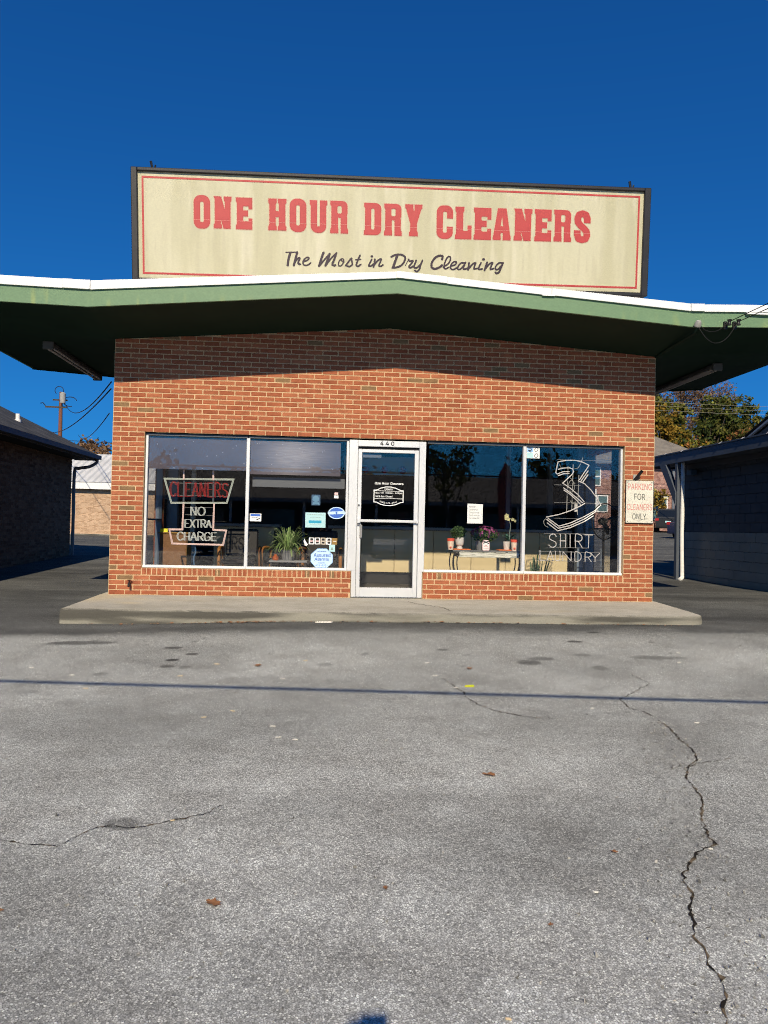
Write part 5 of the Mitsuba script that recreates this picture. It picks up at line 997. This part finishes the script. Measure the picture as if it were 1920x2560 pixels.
# ------------------------------------------------------------------ trees
def tree(name, label, base, h, trunk_r, crown, n, size, pal, seed, group=None, lean=(0, 0), limbs=14, bare=0., trunk_h=.45, mat_='leaf'):
    """crown: list of (dx, dy, z, rx, ry, rz) ellipsoids relative to the base; pal: colours"""
    rg = np.random.default_rng(seed); k = thing(name, label, 'tree', group); b = np.array(base, float)
    top = b + np.array([lean[0], lean[1], h * .8]); T_ = smoothpts([b, b + (top - b) * .3 + rg.normal(0, .15, 3) * [1, 1, 0], b + (top - b) * .65 + rg.normal(0, .3, 3) * [1, 1, 0], top], 5)
    add(k + '__trunk', tube(T_, np.linspace(trunk_r, trunk_r * .2, len(T_)), 8), 'bark', smooth=True)
    cl, br = [], []
    vol = np.array([c[3] * c[4] * c[5] for c in crown]); vol = vol / vol.sum()
    for i in range(limbs):
        c = crown[rg.choice(len(crown), p=vol)]; d = rg.normal(size=3); d /= np.linalg.norm(d); tip = b + np.array(c[:3]) + d * np.array(c[3:]) * rg.uniform(.55, .95)
        s = T_[int(len(T_) * rg.uniform(trunk_h, .95)) - 1]; midp = s + (tip - s) * .5 + np.array([0, 0, -.06 * np.linalg.norm(tip - s)]) + rg.normal(0, .12, 3)
        Pp = smoothpts([s, midp, tip], 5); r0 = trunk_r * rg.uniform(.22, .42); br.append(tube(Pp, np.linspace(r0, r0 * .15, len(Pp)), 5)); cl += [Pp[-1], Pp[-3], Pp[-5]]
        for q in range(4):
            s2 = Pp[rg.integers(3, len(Pp) - 1)]; t2 = s2 + rg.normal(0, .5, 3) * np.array(c[3:]) * .45; br.append(tube(smoothpts([s2, (s2 + t2) / 2 + rg.normal(0, .08, 3), t2], 3), [r0 * .3] * 6 + [r0 * .08] if False else r0 * .22, 4)); cl.append(t2)
    add(k + '__branches', cat(*br), 'bark', smooth=True)
    extra = max(6, n // 60)
    for i in range(extra):
        c = crown[rg.choice(len(crown), p=vol)]; d = rg.normal(size=3); d /= np.linalg.norm(d); cl.append(b + np.array(c[:3]) + d * np.array(c[3:]) * rg.uniform(.3, 1.) ** .5)
    cl = np.array(cl); ci = rg.integers(0, len(cl), n); cr = rg.uniform(.45, 1.1, len(cl)) * np.mean([c[3] for c in crown]) * .26
    pos = cl[ci] + rg.normal(size=(n, 3)) * (cr[ci] * .62)[:, None] * [1, 1, .75]
    u = rg.normal(size=(n, 3)); u /= np.linalg.norm(u, axis=1, keepdims=True); w = np.cross(u, rg.normal(size=(n, 3))); w /= np.linalg.norm(w, axis=1, keepdims=True); s = size * rg.uniform(.5, 1.4, n)[:, None]
    Vv = np.stack([pos - u * s, pos + w * s * .6, pos + u * s, pos - w * s * .6], 1).reshape(-1, 3); i4 = np.arange(n)[:, None] * 4
    Ff = np.vstack([i4 + [0, 1, 2], i4 + [0, 2, 3]]); pal = np.array(pal, float); pc = rg.integers(0, len(pal), len(cl))
    cc = pal[np.where(rg.uniform(size=n) < .75, pc[ci], rg.integers(0, len(pal), n))] * rg.uniform(.55, 1.45, n)[:, None] * (rg.uniform(.75, 1.25, len(cl))[ci])[:, None]
    add(k + '__crown', (Vv, Ff), mat_, color=np.repeat(cc, 4, 0))
    return k
GOLD = [(.25, .165, .03), (.31, .20, .04), (.22, .13, .025), (.17, .145, .03)]; OLIVE = [(.085, .10, .024), (.14, .15, .034), (.06, .078, .022), (.17, .155, .036)]; RUST = [(.20, .12, .07), (.15, .09, .055), (.24, .15, .09)]; DARKG = [(.03, .045, .018), (.05, .07, .025), (.09, .09, .03)]
gz = lambda x, y: float(G(x, y))
RT = 'autumn trees behind the right neighbour'
tree('maple_tree', 'golden autumn tree beside the shop wall, the yellowest of the row', (37.0, 66, gz(37, 66)), 14.5, .3, [(0, 0, 11.4, 2.0, 2.2, 1.9), (1.2, 0, 9.6, 1.9, 2, 1.8), (-1.6, 0, 9.2, 1.9, 2, 1.8)], 5200, .17, GOLD, 3, RT, limbs=18)
tree('oak_tree', 'tall dark olive tree with gaps of sky behind the golden tree', (39.4, 70, gz(39, 70)), 18, .42, [(-2.4, 0, 14.6, 1.9, 2, 1.1), (-.6, 0, 13.6, 1.6, 2, 1.2), (1.3, 0, 12.8, 1.7, 2, 1.3), (1.5, 0, 10.4, 1.6, 2, 1.5), (-3.4, 0, 13.0, 1.4, 2, 1.2)], 7500, .18, OLIVE, 4, RT, limbs=26)
tree('oak_tree', 'broad olive tree with a slanting trunk in the middle of the row', (41.4, 67, gz(41, 67)), 14, .40, [(2.4, 0, 12.4, 1.9, 2, 1.6), (1.6, 0, 11.0, 1.6, 2, 1.2), (3.6, 0, 11.4, 1.5, 2, 1.5), (2.6, 0, 13.6, 1.3, 2, .9)], 6200, .18, OLIVE + DARKG, 5, RT, lean=(2.6, 0), limbs=22)
tree('oak_tree', 'dark green tree at the right edge of the picture', (46.6, 68, gz(46, 68)), 16, .38, [(0, 0, 13.6, 1.6, 2, 1.5), (-1.0, 0, 11.4, 1.5, 2, 1.4), (1.6, 0, 12.0, 2, 2, 2)], 5200, .18, OLIVE + DARKG, 6, RT, limbs=20)
tree('bare_tree', 'tall half bare brown tree with thin twigs above the others', (44.6, 76, gz(44, 76)), 21, .26, [(.5, 0, 17.4, 2.2, 2, 2.2), (-2.2, 0, 16.0, 2.2, 2, 1.6), (3, 0, 16, 2, 2, 2.2)], 7000, .11, RUST, 7, RT, limbs=46)
tree('bare_tree', 'half bare brown tree behind the right edge', (49.6, 78, gz(49, 78)), 20, .26, [(0, 0, 16.0, 2.6, 2, 2.8)], 5000, .11, RUST, 8, RT, limbs=36)
tree('low_tree', 'low green and gold thicket tree under the slanting trunk', (40.4, 62, gz(40, 62)), 10, .15, [(-1.6, 0, 8.4, 1.6, 1.6, 1.0), (.6, 0, 8.0, 1.6, 1.6, .9), (2.6, 0, 8.1, 1.5, 1.6, .9)], 4200, .16, OLIVE + [(.26, .18, .03), (.28, .12, .04)], 9, RT)
tree('low_tree', 'rusty low tree beside the grey gable', (44.6, 62, gz(44, 62)), 11, .15, [(-.6, 0, 9.2, 1.3, 1.6, 1.2), (.9, 0, 10.0, 1.2, 1.6, 1.4)], 3200, .16, [(.22, .10, .04), (.14, .12, .04), (.10, .11, .03)], 10, RT)
tree('small_tree', 'small yellow leaved tree beside the black car', (28.75, 47.0, gz(28.7, 47.0)), 3.6, .06, [(0, 0, 2.6, .75, .7, .9), (.2, 0, 1.9, .6, .6, .6)], 700, .11, GOLD + [(.4, .36, .12)], 12, limbs=9, trunk_h=.3)
tree('brown_tree', 'rounded brown tree behind the utility pole on the left', (-20.5, 66, .25), 9.6, .25, [(0, 0, 6.6, 3.0, 2.5, 2.4), (2.6, 0, 5.4, 2.4, 2, 1.8)], 6000, .19, RUST + [(.26, .16, .08)], 13)
tree('brown_tree', 'low dark tree line tree beside the shop wall on the left', (-17.2, 76, .25), 8.2, .22, [(0, 0, 6.3, 2.6, 2, 1.2), (2.6, 0, 6.0, 2.4, 2, 1.6)], 5000, .19, DARKG + RUST, 14)
# utility pole and wires
k = thing('utility_pole', 'wooden utility pole with curled wires behind the left roof', 'utility pole')
add(k + '__pole', tube([(-19.45, 55, .2), (-19.48, 55, 11.9)], [.20, .14], 10), 'pole_wood', smooth=40); add(k + '__crossarm', box(-20.7, -18.9, 54.85, 54.95, 10.55, 10.68), 'bark'); add(k + '__crossarm', box(-20.1, -18.9, 54.84, 54.94, 11.15, 11.27), 'bark')
add(k + '__transformer', lathe([(0, 0), (.22, .02), (.24, .8), (.12, .92), (0, .95)], 14, (-19.2, 54.6, 10.9)), 'porcelain', smooth=40)
add(k + '__curl', cat(tube([(-18.7 + .55 * math.cos(t), 54.9, 11.1 + .4 * math.sin(t)) for t in np.linspace(.2, 5, 20)], .035, 5), tube([(-19.6 + .35 * math.cos(t), 54.9, 12.0 + .35 * math.sin(t)) for t in np.linspace(-1, 4, 20)], .03, 5), tube([(-20.7, 54.9, 10.7), (-20.9, 54.9, 10.95), (-21.1, 54.9, 10.9)], .04, 5)), 'wire', smooth=True)
def wire(a, b, s, r, label, m_='wire', group='overhead wires'):
    k = num('power_line'); scene[k] = mikit.ply(tube(sag(a, b, s), r, 5), m_, smooth=True); lab(k, label, 'power line', group)
wire((-19.2, 55, 11.05), (-3.39, 12, 5.17), .9, .022, 'upper power line rising from the pole to the shop roof'); wire((-20.9, 55, 8.9), (-3.39, 12, 4.97), .8, .022, 'second power line rising from the pole to the shop roof')
wire((-18.0, 55, 8.35), (-3.42, 12, 4.26), .5, .016, 'faint power line above the tan building')
wire((-30, 60, 8.7), (10, 60, 8.2), .3, .022, 'level power line above the low trees on the left')
wire((20, 40, 10.3), (60, 40, 10.9), .5, .011, 'pale upper power line in front of the right trees', 'pale_wire'); wire((20, 40, 10.05), (60, 40, 10.7), .55, .009, 'pale middle power line in front of the right trees', 'pale_wire'); wire((20, 40, 9.7), (60, 40, 10.4), .5, .011, 'pale lower power line in front of the right trees', 'pale_wire')
wire((25.9, 40.0, 5.72), (30, 30, 5.5), .4, .025, 'thin black line crossing in front of the apartment window')

# ------------------------------------------------------------------ across the street, behind the viewer (seen as reflections in the glass)
S_ = thing('strip_building', 'low strip of shops with a dark roof across the street, reflected in the windows', 'building')
zs = -.45
add(S_ + '__wall', box(-18, 30, -50, -40, zs, 2.75), 'inside_wall'); add(S_ + '__roof', cat(quad((-19, -37.5, 2.85), (31, -37.5, 2.85), (31, -45, 5.0), (-19, -45, 5.0)), quad((-19, -52, 2.85), (31, -52, 2.85), (31, -45, 5.0), (-19, -45, 5.0))), 'grey_shingle')
add(S_ + '__fascia', box(-19, 31, -37.6, -37.5, 2.6, 2.84), 'grey_laminate')
for i in range(10): add(S_ + '__window', box(-16 + i * 4.6, -13 + i * 4.6, -39.99, -39.95, .2, 2.2), 'window_glass'); add(S_ + '__post', box(-17 + i * 4.6, -16.85 + i * 4.6, -38, -37.85, zs, 2.6), 'white_trim')
BT = 'trees across the street reflected in the glass'
tree('street_tree', 'loose tree reflected above the door side of the right window', (9.7, -33, zs), 7.4, .14, [(0, 0, 5.9, 1.7, 1.7, 1.0), (-1.2, 0, 6.6, 1.2, 1.2, .8)], 900, .14, OLIVE, 30, BT)
for i, (x, y, h) in enumerate(((-14, -60, 8), (-5, -62, 7), (4, -60, 7.5), (14, -62, 8.2), (23, -60, 9), (32, -62, 8.5), (41, -60, 9))):
    tree('street_tree', ('dark round tree behind the strip of shops, number %s along the row' % ('one', 'two', 'three', 'four', 'five', 'six', 'seven')[i]), (x, y, zs), h, .25, [(0, 0, h * .68, 4.2, 3, h * .3), (3.5, 0, h * .55, 3.5, 3, h * .28)], 1700, .3, DARKG + OLIVE, 31 + i, BT)
k = thing('feather_flag', 'red feather flag on a pole reflected in the right window', 'flag')
add(k + '__pole', tube(smoothpts([(10.3, -19.5, -.5), (10.3, -19.5, 2.8), (10.26, -19.5, 3.5), (10.0, -19.5, 3.85)]), .018, 6), 'grey_laminate', smooth=True); fl = Polygon([(10.27, 1.2), (10.27, 3.4), (10.12, 3.75), (10.0, 3.83), (9.78, 3.4), (9.7, 2.9), (9.82, 1.2)])
add(k + '__cloth', ext_xz(fl, -19.506, -19.5), 'flag_cloth')
car(6.5, -30, zs, .2, 'car_white', 'white car parked across the street, reflected in the glass', True, 'cars parked across the street'); car(11.5, -30.5, zs, .1, 'car_black', 'black car parked across the street, reflected in the glass', False, 'cars parked across the street'); car(-3, -30, zs, .15, 'car_black', 'dark car parked across the street at the left, reflected in the glass', True, 'cars parked across the street')

# ------------------------------------------------------------------ the person taking the picture: stands behind the lens, the shadow of phone and hand shows on the lot
PG = float(G(2.76, -10.75))
k = thing('person', 'person in a dark jacket holding up a phone, whose shadow touches the bottom edge', 'person')
o = np.array([2.79, -10.92, PG - .02])
def pt(x, y, z): return o + np.array([x, y, z])
hd = m3.Manifold.batch_hull([sph(pt(0, .01, 1.60), .098), sph(pt(0, .0, 1.585), .094), sph(pt(0, .05, 1.53), .066), sph(pt(0, .055, 1.49), .042)])
hd = hd + bone(pt(0, .105, 1.575), pt(0, .122, 1.545), .010, .015) + bone(pt(-.095, 0, 1.57), pt(-.095, 0, 1.53), .016, .012) + bone(pt(.095, 0, 1.57), pt(.095, 0, 1.53), .016, .012) + bone(pt(-.02, .1, 1.513), pt(.02, .1, 1.513), .009, .009)
parts = [hd, bone(pt(0, -.01, 1.50), pt(0, -.015, 1.40), .055, .062)]
parts.append(m3.Manifold.batch_hull([sph(pt(-.15, 0, 1.36), .07), sph(pt(.15, 0, 1.36), .07), sph(pt(-.10, 0, 1.0), .10), sph(pt(.10, 0, 1.0), .10)])); parts.append(m3.Manifold.batch_hull([sph(pt(-.10, 0, 1.0), .10), sph(pt(.10, 0, 1.0), .10), sph(pt(-.10, 0, .88), .105), sph(pt(.10, 0, .88), .105)]))
ph_ = np.array([CAM[0] - .030, CAM[1] - .012, CAM[2] - .060]) - o
arm_m, hand_m = [], []
for s in (-1, 1):
    sh, el, wr = (s * .19, 0, 1.36), (s * .26, .10, 1.09), (ph_[0] + s * .075, ph_[1] - .10, ph_[2] - .02)
    arm_m += [bone(pt(*sh), pt(*el), .055, .043), bone(pt(*el), pt(*wr), .042, .030)]
    up_ = .030 if s < 0 else -.01; pm = (ph_[0] + s * .072, ph_[1] - .035, ph_[2] + up_); hand_m.append(bone(pt(*wr), pt(*pm), .030, .030))
    for q in range(4):
        z = ph_[2] + (.0 if s > 0 else .045) - q * .021; hand_m += [bone(pt(pm[0], pm[1], pm[2] + .03 - q * .02), pt(ph_[0] + s * .052, ph_[1] + .004, z), .0095, .009), bone(pt(ph_[0] + s * .052, ph_[1] + .004, z), pt(ph_[0] + s * (.035 - .003 * q), ph_[1] + .006 - .0, z), .009, .008)]
    hand_m += [bone(pt(pm[0], pm[1] - .01, pm[2] + .02), pt(ph_[0] + s * .045, ph_[1] - .022, ph_[2] + .01), .011, .0095), bone(pt(ph_[0] + s * .045, ph_[1] - .022, ph_[2] + .01), pt(ph_[0] + s * .02, ph_[1] - .024, ph_[2] + .02), .0095, .008)]
    parts += [bone(pt(s * .10, 0, .88), pt(s * .105, .01, .48), .085, .06), bone(pt(s * .105, .01, .48), pt(s * .11, -.02, .08), .056, .038), m3.Manifold.batch_hull([sph(pt(s * .11, -.04, .045), .04), sph(pt(s * .12, .14, .035), .035)])]
body = m3.Manifold.batch_boolean(parts + arm_m + hand_m, m3.OpType.Add)
add(k + '__body', soft(body, .02, 6), 'skin', smooth=True)
jk = m3.Manifold.batch_boolean([m3.Manifold.batch_hull([sph(pt(-.15, 0, 1.36), .085), sph(pt(.15, 0, 1.36), .085), sph(pt(-.11, 0, .9), .118), sph(pt(.11, 0, .9), .118)])] + [bone(pt(s * .19, 0, 1.36), pt(s * .26, .10, 1.09), .072, .058) for s in (-1, 1)] + [bone(pt(s * .26, .10, 1.09), pt(ph_[0] + s * .08, ph_[1] - .125, ph_[2] - .03), .056, .042) for s in (-1, 1)], m3.OpType.Add)
add(k + '__jacket', soft(jk, .03, 4), 'navy_cloth', smooth=True)
tr = m3.Manifold.batch_boolean([m3.Manifold.batch_hull([sph(pt(-.1, 0, .95), .118), sph(pt(.1, 0, .95), .118), sph(pt(-.1, 0, .84), .11), sph(pt(.1, 0, .84), .11)])] + [bone(pt(s * .10, 0, .86), pt(s * .107, .01, .48), .10, .075) for s in (-1, 1)] + [bone(pt(s * .107, .01, .48), pt(s * .11, -.02, .10), .073, .06) for s in (-1, 1)], m3.OpType.Add)
add(k + '__trousers', soft(tr, .03, 4), 'denim', smooth=True)
for s in (-1, 1): add(k + '__shoe', soft(m3.Manifold.batch_hull([sph(pt(s * .11, -.05, .05), .05), sph(pt(s * .12, .15, .04), .045), sph(pt(s * .11, -.03, .09), .045)]), .03, 3), 'black_vinyl', smooth=True)
hr = m3.Manifold.batch_hull([sph(pt(0, -.012, 1.615), .104), sph(pt(0, -.03, 1.55), .09), sph(pt(0, -.035, 1.48), .06)]) - m3.Manifold.batch_hull([sph(pt(0, .11, 1.56), .085), sph(pt(0, .09, 1.45), .07)])
add(k + '__hair', soft(hr, .02, 3), 'hair', smooth=True)
k = thing('phone', 'dark phone held up by the person behind the lens', 'phone'); c_ = pt(*ph_)
add(k + '__body', cbox(c_[0] - .039, c_[0] + .039, c_[1] - .008, c_[1] + .001, c_[2] - .08, c_[2] + .074, .003), 'black_plastic')

for k in [k for k, v in scene.items() if v is None]: del scene[k]
